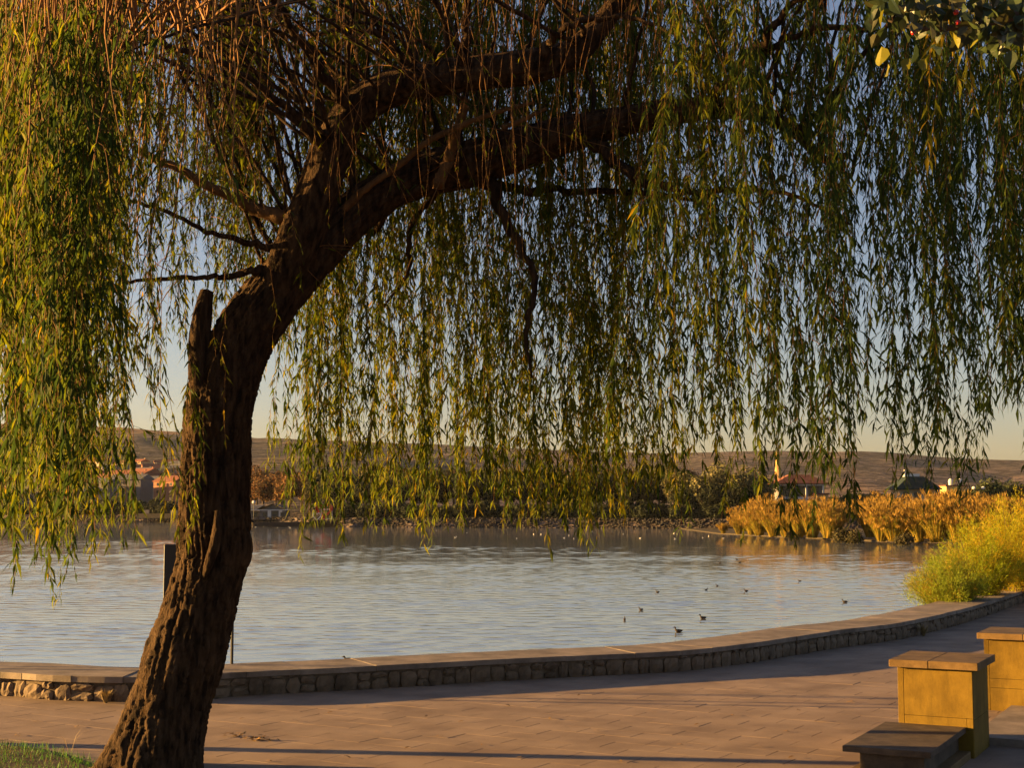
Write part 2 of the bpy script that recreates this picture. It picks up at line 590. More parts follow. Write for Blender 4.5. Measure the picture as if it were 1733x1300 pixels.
p = ground(180, 1190); weed((p[0], p[1] - .03, 0), 'dry straw coloured weed growing at the foot of the lit end of the low wall', 70, .26, 1)
p = ground(1562, 1077); weed((p[0], p[1] - .05, 0), 'dark weed tuft at the foot of the shaded wall towards the right', 60, .34, 2)
p = ground(118, 1272); weed((p[0], p[1], 0), 'thin tall dry grass stalk standing at the edge of the lawn', 4, .42, 3, .0022)

# ------------------------------------------------------------------ stone blocks and bench on the right
EA = R(-28)
e1 = np.array([math.cos(EA), math.sin(EA)]); e2 = np.array([-e1[1], e1[0]])
P0 = np.array([4.73, 17.7])
def loc2(a, b, z=0.0): 
    q = P0 + e1 * a + e2 * b
    return np.array([q[0], q[1], z])
BW, BD = .89, 1.04
def pier(a0, b0, label, w):
    root = empty('stone_pier', loc2(a0 + w / 2, b0 + BD / 2))
    tag(root, label, 'stone pier', 'ochre stone piers on the promenade')
    mb = MB(); mb.box(loc2(a0 + w / 2, b0 + BD / 2), (w - .05, BD - .05, 1.046), EA); mb.build('core', M['mortar'], root)
    g = .005
    def panel(u0, u1, z0, z1, face):
        mb = MB()
        if face == 'front': mb.box(loc2(a0 + (u0 + u1) / 2, b0 + .015, z0), (u1 - u0 - g, .03, z1 - z0 - g), EA, .003)
        if face == 'back': mb.box(loc2(a0 + (u0 + u1) / 2, b0 + BD - .015, z0), (u1 - u0 - g, .03, z1 - z0 - g), EA, .003)
        if face == 'left': mb.box(loc2(a0 + .015, b0 + (u0 + u1) / 2, z0), (.03, u1 - u0 - g, z1 - z0 - g), EA, .003)
        if face == 'right': mb.box(loc2(a0 + w - .015, b0 + (u0 + u1) / 2, z0), (.03, u1 - u0 - g, z1 - z0 - g), EA, .003)
        mb.build('facing_slab', M['ochre'], root)
    zt = 1.045
    panel(.0, .075, .0, zt, 'front')
    panel(.075, w, .47, zt, 'front'); panel(.075, w - .075, .335, .47, 'front'); panel(w - .075, w, .335, .47, 'front'); panel(.075, w, .0, .335, 'front')
    panel(.0, w, .0, zt, 'back')
    for f in ('left', 'right'):
        panel(.033, BD - .033, .0, .45, f); panel(.033, BD - .033, .45, zt, f)
    ov = .085
    cw = w + 2 * ov
    for i, (u0, u1) in enumerate(((-ov, w * .44), (w * .44, w + ov))):
        mb = MB(); mb.box(loc2(a0 + (u0 + u1) / 2, b0 + BD / 2, 1.047 + .002 * i), (u1 - u0 - .006, BD + 2 * ov, .088), EA, .007)
        mb.build('cap_slab', M['cap'], root)
    return root
pier(0, 0, 'ochre stone pier with two part cap behind the dark low bench', BW)
pier(.28, 4.33, 'taller looking ochre stone pier cut by the right edge of the picture', 1.3)

bench = empty('stone_bench', loc2(.30, -1.0))
tag(bench, 'low dark stone bench running up to the ochre pier', 'bench')
mb = MB(); mb.box(loc2(.32, -1.0, .302), (.96, 2.0 - .006, .065), EA, .006); mb.build('seat', M['bench'], bench)
mb = MB(); mb.box(loc2(.36, -.96, .09), (.70, 1.91, .21), EA, .004); mb.build('base', M['bench'], bench)
mb = MB(); mb.box(loc2(.36, -1.03, 0), (.98, 2.05, .088), EA, .006); mb.build('plinth', M['cap'], bench)
# low step behind the pier
step = MB(); step.box(loc2(2.6, 2.68, 0), (3.9, 3.2, .10), EA, .006)
o = step.build('step', M['coping']); tag(o, kind='structure')

# ------------------------------------------------------------------ sign board behind the trunk
bl = at(279, 1133, 24.1); br = at(392, 1131, 24.1)
board = empty('information_board', ((bl[0] + br[0]) / 2, 24.1, .37))
tag(board, 'dark board on two thin posts standing behind the willow trunk', 'sign board')
for x in (bl[0], br[0]):
    mb = MB(); mb.tube([(x, 24.1, .372), (x, 24.1, 2.36)], .026, 8); mb.build('post', M['black'], board)
mb = MB(); mb.box(((bl[0] + br[0]) / 2, 24.04, 1.45), (br[0] - bl[0] + .07, .04, .92), 0, .006); mb.build('panel', M['black'], board)

# ------------------------------------------------------------------ lawn round the willow
lawn_edge = [(-16, 10), (-16, 19.2), (-11, 18.6), (-8, 18.2)] + [tuple(ground(*p)[:2]) for p in ((0, 1262), (60, 1266), (110, 1277), (150, 1291))] + [(-4.0, 15.85), (-3.3, 15.2), (-2.6, 14.2), (-2.4, 10)]
def in_poly(x, y, P):
    c = False
    for i in range(len(P)):
        x1, y1 = P[i]; x2, y2 = P[i - 1]
        if (y1 > y) != (y2 > y) and x < (x2 - x1) * (y - y1) / (y2 - y1) + x1: c = not c
    return c
le = resample(np.array(lawn_edge + [lawn_edge[0]], float), .25)[0][:-1]
cx, cy = -7, 14.5
V = [(x, y, .004) for x, y in le] + [(cx + (x - cx) * .93, cy + (y - cy) * .93, .045) for x, y in le] + [(cx, cy, .08)]
n = len(le)
Fc = [(i, (i + 1) % n, n + (i + 1) % n, n + i) for i in range(n)] + [(n + i, n + (i + 1) % n, 2 * n) for i in range(n)]
Fc = [f[::-1] for f in Fc]
o = build('lawn', V, Fc, M['soil']); tag(o, kind='structure')
cnt = 0; V = []; C = []
while cnt < 15000:
    x, y = rng.uniform(-11, -2.4), rng.uniform(13.2, 18.9)
    if not in_poly(x, y, lawn_edge): continue
    cnt += 1
    a = rng.uniform(0, 6.28); L = rng.uniform(.04, .11) * (1 + .6 * perlin(np.array([x * 1.3, y * 1.3, 0.])))
    d = np.array([math.cos(a), math.sin(a), 0.]); sdv = np.array([-d[1], d[0], 0]) * rng.uniform(.003, .006)
    p0 = np.array([x, y, .03]); p1 = p0 + d * L * .35 + np.array([0, 0, L])
    V += [p0 - sdv, p0 + sdv, p1]
    c = np.array([.075, .19, .022]) * rng.uniform(.6, 1.4) if rng.random() < .85 else np.array([.16, .14, .04])
    C += [c, c, c]
o = build('grass', np.array(V), np.arange(len(V)).reshape(-1, 3), M['grass'], col=np.array(C)); tag(o, kind='stuff')

# fallen willow leaves and twig litter on the paving
M['deadleaf'] = mat('dead_leaf', (.16, .085, .03), .8, col2=(.30, .18, .06), scale=9)
def litter(loc, label, seed, nb, spread):
    g = np.random.default_rng(seed)
    V, Fc = [], []
    for i in range(nb):
        c = np.array([g.normal(0, spread), g.normal(0, spread * .35), g.uniform(.004, .05)])
        a = g.uniform(0, 6.28); L = g.uniform(.05, .11); d = np.array([math.cos(a) * L, math.sin(a) * L, g.normal(0, .015)]); sdv = np.array([-d[1], d[0], g.normal(0, .02)]) * .16
        b = len(V); V += [c - d / 2, c + sdv, c + d / 2, c - sdv + np.array([0, 0, .004])]
        Fc += [(b, b + 1, b + 2), (b, b + 2, b + 3)]
    o = build('leaf_litter', V, Fc, M['deadleaf']); o.location = loc
    tag(o, label, 'leaf litter')
litter(ground(438, 1254), 'small heap of dry leaves on the paving right of the willow trunk', 11, 60, .12)
litter(ground(398, 1247), 'flat scatter of dry leaf bits nearest the willow trunk', 12, 26, .13)
lf = None
for q, (px, py) in enumerate(((781, 1223), (722, 1214), (588, 1284), (1285, 1265), (1352, 1204), (880, 1284), (640, 1240), (1010, 1238), (980, 1178), (1180, 1228), (455, 1290), (690, 1268), (745, 1248), (815, 1262), (860, 1196), (930, 1218), (1050, 1290), (1105, 1205), (1150, 1262), (1240, 1212), (1330, 1240), (1390, 1222), (500, 1222), (560, 1208), (60, 1222), (130, 1232), (30, 1246), (410, 1218), (1440, 1190), (620, 1198), (1200, 1285), (1340, 1284))):
    if lf is None:
        g = np.random.default_rng(5)
        V = [(-.06, 0, .004), (-.02, -.014, .012), (.02, -.015, .016), (.065, .004, .006), (.02, .015, .02), (-.02, .013, .016)]
        lf = mesh_data('fallen_leaf', V, [(0, 1, 5), (1, 2, 4, 5), (2, 3, 4)], M['deadleaf'])
    o = link('fallen_leaf', lf); o.location = ground(px, py) + np.array([0, 0, .004]); o.rotation_euler = (0, 0, rng.uniform(0, 6.28)); o.scale = [rng.uniform(.8, 1.3)] * 3
    tag(o, 'single dry narrow leaf lying on the sunlit paving', 'fallen leaf', 'fallen leaves on the promenade')

# ------------------------------------------------------------------ posts on the promenade to the left, which cast the long thin shadows
def post(name, x, y, h, r0, r1, label, cat):
    root = empty(name, (x, y, 0)); tag(root, label, cat)
    mb = MB(); mb.tube([(x, y, .001), (x, y, .5), (x, y, h)], [r0 * 1.15, r0, r1], 12); mb.build('pole', M['black'], root)
    mb = MB(); mb.tube([(x, y, h), (x, y, h + .05), (x, y, h + .3), (x, y, h + .38)], [.06, .2, .24, .05], 12); mb.build('lantern', M['black'], root)
sl = -.115
g0 = ground(0, 1261); X = -10.0
post('street_lamp', X, g0[1] + (g0[0] - X) * .125, 6.0, .15, .06, 'dark tapered street lamp on the promenade beyond the left edge', 'street lamp')
g1 = ground(1510, 1199); g2 = ground(1510, 1192)
X = -12.5
post('signal_post', X, g1[1] + (g1[0] - X) * .15 - .45, 5, .04, .035, 'thin dark post on the promenade beyond the left edge, nearer of two', 'post')
post('signal_post', X - 1.2, g2[1] + (g2[0] - X) * .15 - .4, 5, .035, .03, 'thin dark post on the promenade beyond the left edge, farther of two', 'post')

# ------------------------------------------------------------------ water
def water_mat():
    m = mat('lake_water', (.018, .024, .026), .06, spec=.5)
    t, b = nodes_of(m)
    b.inputs['IOR'].default_value = 2.0
    b.inputs['Metallic'].default_value = .33
    b.inputs['Base Color'].default_value = (.22, .25, .28, 1)
    g = t.nodes.new('ShaderNodeNewGeometry')
    sep = t.nodes.new('ShaderNodeSeparateXYZ'); t.links.new(g.outputs['Position'], sep.inputs[0])
    def noise(sx, sy, det, seed):
        mp = t.nodes.new('ShaderNodeMapping'); mp.inputs['Scale'].default_value = (sx, sy, 1); mp.inputs['Location'].default_value = (seed, seed * 1.7, 0)
        mp.inputs['Rotation'].default_value = (0, 0, R(8))
        t.links.new(g.outputs['Position'], mp.inputs[0])
        n = t.nodes.new('ShaderNodeTexNoise'); n.inputs['Scale'].default_value = 1; n.inputs['Detail'].default_value = det; n.inputs['Roughness'].default_value = .55
        t.links.new(mp.outputs[0], n.inputs[0]); return n.outputs[0]
    def math_(op, a, b_=None, c=None):
        n = t.nodes.new('ShaderNodeMath'); n.operation = op
        for i, v in enumerate((a, b_, c)):
            if v is None: continue
            if isinstance(v, (int, float)): n.inputs[i].default_value = v
            else: t.links.new(v, n.inputs[i])
        return n.outputs[0]
    h = math_('ADD', math_('MULTIPLY', noise(.9, 2.1, 3, 3), .004), math_('MULTIPLY', noise(3.0, 5.5, 2, 9), .0025))
    # sheltered water along the far bank is calm; a wind-ruffled streak lies close to the bank
    big = noise(.012, .03, 2, 5)
    y = math_('ADD', sep.outputs[1], math_('MULTIPLY', math_('SUBTRACT', big, .5), 60))
    y = math_('ADD', y, math_('MULTIPLY', math_('MAXIMUM', math_('SUBTRACT', math_('MULTIPLY', sep.outputs[0], -1), 45), 0), -3))
    r = t.nodes.new('ShaderNodeMapRange'); r.inputs[1].default_value = 120; r.inputs[2].default_value = 190; r.inputs[3].default_value = 1; r.inputs[4].default_value = .16
    t.links.new(y, r.inputs[0])
    y2 = math_('ADD', sep.outputs[1], math_('MULTIPLY', sep.outputs[0], .10))
    r2 = t.nodes.new('ShaderNodeMapRange'); r2.inputs[1].default_value = 232; r2.inputs[2].default_value = 240; r2.inputs[3].default_value = 0; r2.inputs[4].default_value = 1
    t.links.new(y2, r2.inputs[0])
    k = math_('MAXIMUM', r.outputs[0], r2.outputs[0])
    bp = t.nodes.new('ShaderNodeBump'); bp.inputs['Distance'].default_value = 1.0
    t.links.new(k, bp.inputs['Strength']); t.links.new(h, bp.inputs['Height'])
    t.links.new(bp.outputs[0], b.inputs['Normal'])
    return m
M['water'] = water_mat()
WZ = -1.0
# wind ripples are real relief out to where the eye stops telling them apart
ys = [20.5]
while ys[-1] < 172: ys.append(ys[-1] + max(.13, .0022 * ys[-1]))
ys = np.array(ys); xs = np.linspace(-.50, .43, 490)
YY, TT = np.meshgrid(ys, xs, indexing='ij'); XX = TT * YY
gw = np.random.default_rng(12)
H = np.zeros_like(XX)
for q in range(44):
    lam = .24 * (1.043 ** q) * gw.uniform(.95, 1.05)
    if lam > 1.5: lam = gw.uniform(.35, .8)
    a_ = gw.normal(R(84), R(36)); kx, ky = math.cos(a_) * 2 * math.pi / lam, math.sin(a_) * 2 * math.pi / lam
    step = np.maximum(.13, .0022 * YY)
    fade = sm(1.6, 3.2, lam / step)
    H += np.sin(XX * kx + YY * ky + gw.uniform(0, 6.28)) * lam * .0019 * fade
gust = .75 + .9 * fbm(np.stack([XX * .035, YY * .09, 0 * XX], -1), 2)
shelter = 1 - .86 * sm(138, 172, YY + 14 * perlin(np.stack([XX * .03, YY * .02, 0 * XX + 4], -1)) - 3 * np.maximum(-XX - 32, 0))
H *= np.clip(gust, .25, 1.5) * shelter * sm(20.5, 22, YY) * (1 - sm(166, 172, YY)) * sm(-.5, -.48, TT) * (1 - sm(.41, .43, TT))
V = np.stack([XX, YY, WZ + H], -1).reshape(-1, 3)
n = len(xs)
ii = (np.arange(len(ys) - 1)[:, None] * n + np.arange(n - 1)[None]).ravel()
Fq = np.stack([ii, ii + 1, ii + n + 1, ii + n], 1)
y0, y1 = ys[0], ys[-1]; k = len(V)
ex = [(-.5 * y0, y0), (.43 * y0, y0), (.43 * y1, y1), (-.5 * y1, y1), (-420, y0), (420, y0), (420, y1), (-420, y1), (-420, 470), (420, 470)]
V = np.vstack([V, [(x, y, WZ) for x, y in ex]])
Fq = np.vstack([Fq, np.array([(4, 0, 3, 7), (1, 5, 6, 2), (7, 6, 9, 8)]) + k])
o = build('lake', V, Fq, M['water'], smooth=True); tag(o, kind='structure')

# ------------------------------------------------------------------ far land and hills
SHORE = [(-900, 420), (-200, 385), (0, 372), (300, 362), (400, 305), (560, 285), (700, 276), (1000, 268), (1230, 255), (1500, 250), (2600, 250)]
RIDGE = [(-900, 700), (-200, 712), (0, 716), (220, 724), (430, 738), (600, 745), (900, 759), (1140, 766), (1300, 761), (1466, 761), (1554, 769), (1606, 773), (1675, 776), (1733, 777), (2600, 800)]
DR = 1900.0
def terr(X, Y):
    X = np.asarray(X, float); Y = np.asarray(Y, float)
    px = 866.5 + F * X / Y
    sh = ip(px, SHORE); yr = ip(px, RIDGE)
    zr = 3 + (858 - yr) / F * DR
    t = np.clip((Y - sh - 15) / (DR - sh), 0, 1.0)
    ex = 1.1 + .55 * sm(500, 1100, px)
    z = .9 + (zr - .9) * t ** ex
    over = np.maximum(Y - DR, 0)
    z = z - over * .02
    P = np.stack([X * .006, Y * .006, 0 * X], -1)
    nz = fbm(P, 4) * 9 - np.abs(perlin(P * 2.3 + 5)) * 9
    z = z + nz * sm(.12, .5, t) * (1 - .75 * sm(.85, 1.0, t))
    bank = sm(-2, 5, Y - sh)
    return -2.6 + (z + 2.6) * bank
a = np.arange(-900, 2620, 18)
d = np.concatenate([np.arange(-6, 12, 2.0), np.geomspace(14, 2600, 90)])
PX, D = np.meshgrid(a, d)
Yg = ip(PX, SHORE) + D
Xg = (PX - 866.5) / F * Yg
Zg = terr(Xg, Yg)
V = np.stack([Xg, Yg, Zg], -1).reshape(-1, 3)
n = len(a)
ii = (np.arange(len(d) - 1)[:, None] * n + np.arange(n - 1)[None]).ravel()
Fq = np.stack([ii, ii + 1, ii + n + 1, ii + n], 1)
def hill_mat():
    m = mat('dry_hill', (.12, .085, .06), .95, spec=.05)
    t, b = nodes_of(m)
    g = t.nodes.new('ShaderNodeNewGeometry')
    mp = t.nodes.new('ShaderNodeMapping'); mp.inputs['Scale'].default_value = (.011, .006, .03); t.links.new(g.outputs['Position'], mp.inputs[0])
    n = t.nodes.new('ShaderNodeTexNoise'); n.inputs['Scale'].default_value = 1; n.inputs['Detail'].default_value = 9; n.inputs['Roughness'].default_value = .68
    t.links.new(mp.outputs[0], n.inputs[0])
    r = t.nodes.new('ShaderNodeValToRGB'); cr = r.color_ramp
    cr.elements[0].position = .30; cr.elements[0].color = (.035, .033, .03, 1)
    cr.elements[1].position = .72; cr.elements[1].color = (.205, .14, .105, 1)
    e = cr.elements.new(.5); e.color = (.115, .09, .078, 1)
    t.links.new(n.outputs[0], r.inputs[0])
    # ploughed fields on the left slope: pale tracks and darker strips by height
    sep = t.nodes.new('ShaderNodeSeparateXYZ'); t.links.new(g.outputs['Position'], sep.inputs[0])
    nn = t.nodes.new('ShaderNodeTexNoise'); nn.inputs['Scale'].default_value = .006; t.links.new(g.outputs['Position'], nn.inputs[0])
    w = t.nodes.new('ShaderNodeMath'); w.operation = 'MULTIPLY_ADD'; t.links.new(nn.outputs[0], w.inputs[0]); w.inputs[1].default_value = 26; t.links.new(sep.outputs[2], w.inputs[2])
    w2 = t.nodes.new('ShaderNodeMath'); w2.operation = 'MULTIPLY'; t.links.new(w.outputs[0], w2.inputs[0]); w2.inputs[1].default_value = 1 / 130
    r2 = t.nodes.new('ShaderNodeValToRGB'); r2.color_ramp.interpolation = 'CONSTANT'; c2 = r2.color_ramp
    cols = [(0, (.10, .08, .055)), (.38, (.075, .066, .06)), (.52, (.20, .15, .11)), (.528, (.085, .072, .064)), (.60, (.22, .16, .11)), (.607, (.10, .08, .065)), (.68, (.27, .20, .14)), (.69, (.12, .09, .07)), (.79, (.30, .17, .09))]
    c2.elements[0].position, c2.elements[0].color = 0, (*cols[0][1], 1)
    c2.elements[1].position, c2.elements[1].color = cols[1][0], (*cols[1][1], 1)
    for p, c in cols[2:]:
        q = c2.elements.new(p); q.color = (*c, 1)
    t.links.new(w2.outputs[0], r2.inputs[0])
    mk = t.nodes.new('ShaderNodeMapRange'); mk.inputs[1].default_value = -60; mk.inputs[2].default_value = -180; mk.inputs[3].default_value = 0; mk.inputs[4].default_value = .8
    t.links.new(sep.outputs[0], mk.inputs[0])
    mx = t.nodes.new('ShaderNodeMixRGB'); t.links.new(mk.outputs[0], mx.inputs[0]); t.links.new(r.outputs[0], mx.inputs[1]); t.links.new(r2.outputs[0], mx.inputs[2])
    # scrub: dark specks and tufts
    sp = t.nodes.new('ShaderNodeTexNoise'); sp.inputs['Scale'].default_value = .06; sp.inputs['Detail'].default_value = 5; sp.inputs['Roughness'].default_value = .75; t.links.new(g.outputs['Position'], sp.inputs[0])
    sr = t.nodes.new('ShaderNodeMapRange'); sr.inputs[1].default_value = .44; sr.inputs[2].default_value = .58; sr.inputs[3].default_value = .38; sr.inputs[4].default_value = 1.3; t.links.new(sp.outputs[0], sr.inputs[0])
    sc = t.nodes.new('ShaderNodeMixRGB'); sc.blend_type = 'MULTIPLY'; sc.inputs[0].default_value = 1; t.links.new(mx.outputs[0], sc.inputs[1]); t.links.new(sr.outputs[0], sc.inputs[2])
    t.links.new(sc.outputs[0], b.inputs['Base Color'])
    bp = t.nodes.new('ShaderNodeBump'); bp.inputs['Strength'].default_value = .8; bp.inputs['Distance'].default_value = 5; t.links.new(sp.outputs[0], bp.inputs['Height']); t.links.new(bp.outputs[0], b.inputs['Normal'])
    return m
M['hill'] = hill_mat()
o = build('hills', V, Fq, M['hill'], smooth=True); tag(o, kind='structure')

# riprap along the far bank
M['rock'] = mat('bank_rock', (.022, .020, .019), .9, col2=(.055, .051, .048), scale=.9, spec=.1)
ico = np.array([(0, 0, 1), (.9, 0, .4), (.28, .85, .4), (-.72, .53, .4), (-.72, -.53, .4), (.28, -.85, .4), (0, 0, -.4)])
icf = [(0, 1, 2), (0, 2, 3), (0, 3, 4), (0, 4, 5), (0, 5, 1), (6, 2, 1), (6, 3, 2), (6, 4, 3), (6, 5, 4), (6, 1, 5)]
V = []; T = []
for k in range(3600):
    px = rng.uniform(180, 1300); sh = float(ip(px, SHORE)); dd = rng.uniform(-.6, 4.2)
    Y = sh + dd; X = (px - 866.5) / F * Y
    s = rng.uniform(.18, .42)
    a_ = rng.uniform(0, 6.28)
    v = ico * s * rng.uniform(.7, 1.2, (7, 1)) * np.array([1, 1, .8])
    v = rotz(v, a_) + np.array([X, Y, float(terr(X, Y)) + .02])
    T.append(np.array(icf) + len(V) * 7); V.append(v)
o = build('riprap', np.concatenate(V), np.concatenate(T), M['rock']); tag(o, kind='stuff')

# reed bank and the earth bank behind the right end of the wall
def slab_land(name, pts, z, material, skirt=1.5):
    n = len(pts)
    c = np.mean(pts, axis=0)
    V = [(x, y, WZ - .3) for x, y in pts] + [(c[0] + (x - c[0]) * .96, c[1] + (y - c[1]) * .96, z) for x, y in pts]
    Fc = [(i, (i + 1) % n, n + (i + 1) % n, n + i) for i in range(n)] + [tuple(n + i for i in range(n))]
    o = build(name, V, Fc, material); tag(o, kind='structure')
REEDPX = [(1205, 905), (1250, 907), (1320, 911), (1400, 914), (1460, 917), (1500, 919), (1560, 920), (1650, 922), (1780, 924)]
edge = [tuple(ground(px, py - 1.5, WZ)[:2]) for px, py in REEDPX]
slab_land('reed_bank', edge + [(95, 160), (110, 262), (30, 262)], WZ + .10, M['soil'])
bk = [tuple(wall_pt(s, -WD + .1, 0)[:2]) for s in np.arange(wall_side(13.6, 38)[1], ws[-1] - 2, 1.5)]
bk2 = [(x - 1.0 - .12 * i, y + .8 + .1 * i) for i, (x, y) in enumerate(bk)]
slab_land('earth_bank', bk + [(bk[-1][0] - 4, bk[-1][1] + 8)] + bk2[::-1], -.35, M['soil'])

# ------------------------------------------------------------------ far trees
def crown_mesh(name, seed, rx, rz, n, leaf, cols, z0, lobes=9, material=None):
    g = np.random.default_rng(seed)
    Lc = nrm(g.normal(size=(lobes, 3))) * np.array([rx * .62, rx * .62, rz * .55]) * g.uniform(.3, 1, (lobes, 1))
    Lr = g.uniform(.32, .58, lobes) * rx
    k = g.integers(0, lobes, n)
    dirs = nrm(g.normal(size=(n, 3)))
    P = Lc[k] + dirs * (Lr[k] * g.uniform(.35, 1.05, n) ** .5)[:, None] * np.array([1, 1, .85 * rz / rx if rz > rx else .85])
    P[:, 2] += z0
    nn = nrm(dirs + g.normal(0, .7, (n, 3)))
    u = nrm(np.cross(nn, g.normal(size=(n, 3)))); v = np.cross(nn, u)
    s = leaf * g.uniform(.5, 1.3, n)[:, None]
    V = np.stack([P - u * s, P + v * s * .6, P + u * s, P - v * s * .6], 1).reshape(-1, 3)
    Fq = np.arange(4 * n).reshape(-1, 4)
    c = np.array(cols)[g.integers(0, len(cols), n)] * g.uniform(.6, 1.35, (n, 1)) * (np.array(g.uniform(.8, 1.2, lobes))[k])[:, None]
    return mesh_data(name, V, Fq, material or M['crown'], col=np.repeat(c, 4, 0))
M['crown'] = mat('tree_crown', (.06, .06, .03), .8, attr=True, transl=.25, spec=.1)
M['trunk'] = mat('tree_trunk', (.06, .045, .035), .95, col2=(.12, .09, .07), scale=4, spec=.05)
def trunk_data(h, r, seed, limbs=6, spread=2.2):
    g = np.random.default_rng(seed)
    mb = MB(); mb.tube([(0, 0, -.8), (.05, 0, h * .3), (g.normal(0, .2), g.normal(0, .2), h * .62), (g.normal(0, .4), g.normal(0, .4), h * .95)], [r * 1.3, r, r * .6, r * .15], 7)
    for i in range(limbs):
        a = g.uniform(0, 6.28); z = h * g.uniform(.28, .6)
        mb.tube([(0, 0, z), (math.cos(a) * spread * .5, math.sin(a) * spread * .5, z + h * .13), (math.cos(a) * spread, math.sin(a) * spread, z + h * .3)], [r * .5, r * .3, r * .08], 5)
    return mb.data('trunk', M['trunk'])
RUST = [(.16, .075, .03), (.12, .065, .03), (.18, .10, .035), (.09, .065, .03)]
OLIVE = [(.075, .072, .03), (.055, .06, .025), (.10, .085, .035)]
DARK = [(.028, .034, .018), (.035, .04, .02), (.02, .026, .015)]
PALE = [(.13, .125, .055), (.10, .10, .04), (.16, .14, .06)]
GREEN = [(.045, .06, .022), (.06, .07, .028), (.032, .045, .018)]
KIND = {}
for nm, cols, rx, rz, h in (('rust', RUST, 3.6, 4.6, 9.5), ('olive', OLIVE, 4.0, 4.6, 10), ('dark', DARK, 4.0, 4.8, 10), ('pale', PALE, 4.6, 4.4, 10), ('green', GREEN, 4.2, 3.4, 7), ('bush', DARK, 2.6, 1.6, 2.4), ('gbush', GREEN, 2.6, 1.7, 2.6)):
    KIND[nm] = [(crown_mesh('crown', len(nm) * 31 + v * 7 + int(h), rx, rz, 2600 if h > 5 else 1300, .30, cols, h * .62 if h > 5 else 1.1, 11 if h > 5 else 7), trunk_data(h, .22 if h > 5 else .08, v + 3, 7, rx * .7)) for v in range(2)]
ntree = 0
ORD = 'first second third fourth fifth sixth seventh eighth ninth tenth eleventh twelfth thirteenth fourteenth fifteenth sixteenth seventeenth eighteenth nineteenth twentieth'.split()
def ordw(i):
    return ORD[i] if i < 20 else ('twenty-' + ORD[i - 20] if i < 29 else 'thirtieth' if i == 29 else 'thirty-' + ORD[i - 30] if i < 39 else 'fortieth' if i == 39 else 'forty-' + ORD[i - 40])
def far_tree(kind, px, Y, s, label, group, name='tree', z=None):
    global ntree
    ntree += 1
    X = (px - 866.5) / F * Y
    zz = float(terr(X, Y)) if z is None else z
    root = empty(name, (X, Y, zz - .05)); tag(root, label, 'tree' if name == 'tree' else 'bush', group)
    cr, tr = KIND[kind][ntree % 2]
    link('crown', cr, root); link('trunk', tr, root)
    root.rotation_euler = (0, 0, rng.uniform(0, 6.28)); root.scale = (s * rng.uniform(.9, 1.12), s * rng.uniform(.9, 1.12), s)
# rust-brown autumn trees behind the boathouse
for px, dy, s, w in ((424, 30, .92, 'first'), (447, 22, 1.0, 'second'), (468, 34, .98, 'third'), (490, 24, 1.05, 'fourth'), (436, 55, 1.1, None), (478, 60, 1.1, None), (512, 36, 1.0, None), (405, 40, .9, None)):
    Y = float(ip(px, SHORE)) + dy
    far_tree('rust', px, Y, s, f'rust brown bushy tree behind the grey boathouse, {w} from the willow trunk' if w else {436: 'tall rust brown tree in the second row behind the boathouse lamp', 478: 'tall rust brown tree in the second row behind the boathouse gable', 512: 'rust brown tree between the boathouse and the heart sculpture', 405: 'rust brown tree hidden behind the willow trunk'}[px], 'rust brown trees by the boathouse')
# mixed trees along the far bank behind the hanging willow
for i, px in enumerate(np.arange(530, 1165, 21.0)):
    for row in range(2):
        x = px + rng.uniform(-8, 8); Y = float(ip(x, SHORE)) + 12 + row * 22 + rng.uniform(0, 10)
        kind = ['olive', 'dark', 'dark', 'dark'][int(rng.integers(0, 4))] if row == 0 else ['dark', 'olive', 'rust', 'olive'][int(rng.integers(0, 4))]
        nm = {'olive': 'olive green', 'dark': 'dark green', 'rust': 'russet'}[kind]
        far_tree(kind, x, Y, rng.uniform(.72, .95) + .25 * row, f'{nm} tree, {ordw(i)} from the heart sculpture in the {["front", "back"][row]} row', f'{nm} trees on the far bank')
for i, px in enumerate(np.arange(560, 1240, 17.0)):
    x = px + rng.uniform(-6, 6)
    far_tree('bush', x, float(ip(x, SHORE)) + 6.5, rng.uniform(.8, 1.3), f'dark low bush above the bank stones, {ordw(i)} from the heart sculpture', 'dark bushes on the far bank', 'bush')
# big pale willow-like clump left of the reeds
for px, dy, s, lab in ((1162, 12, .85, 'pale olive tree at the left end of the clump before the reeds'), (1192, 10, 1.0, 'broad pale olive tree, second in the clump before the reeds'), (1222, 14, 1.06, 'tallest pale olive tree in the clump left of the red roofed building'), (1252, 10, 1.02, 'pale olive tree right of the middle of the clump'), (1280, 16, .92, 'pale olive tree at the right end of the clump beside the tan tower')):
    far_tree('pale', px, float(ip(px, SHORE)) + dy, s, lab, 'pale olive trees left of the reeds')
for i, px in enumerate(np.arange(1150, 1300, 14.0)):
    far_tree('dark', px, float(ip(px, SHORE)) + 6 + rng.uniform(0, 3), rng.uniform(.55, .72), f'dark squat tree at the foot of the pale olive clump, {ordw(i)} from its left end', 'dark trees under the pale olive clump')
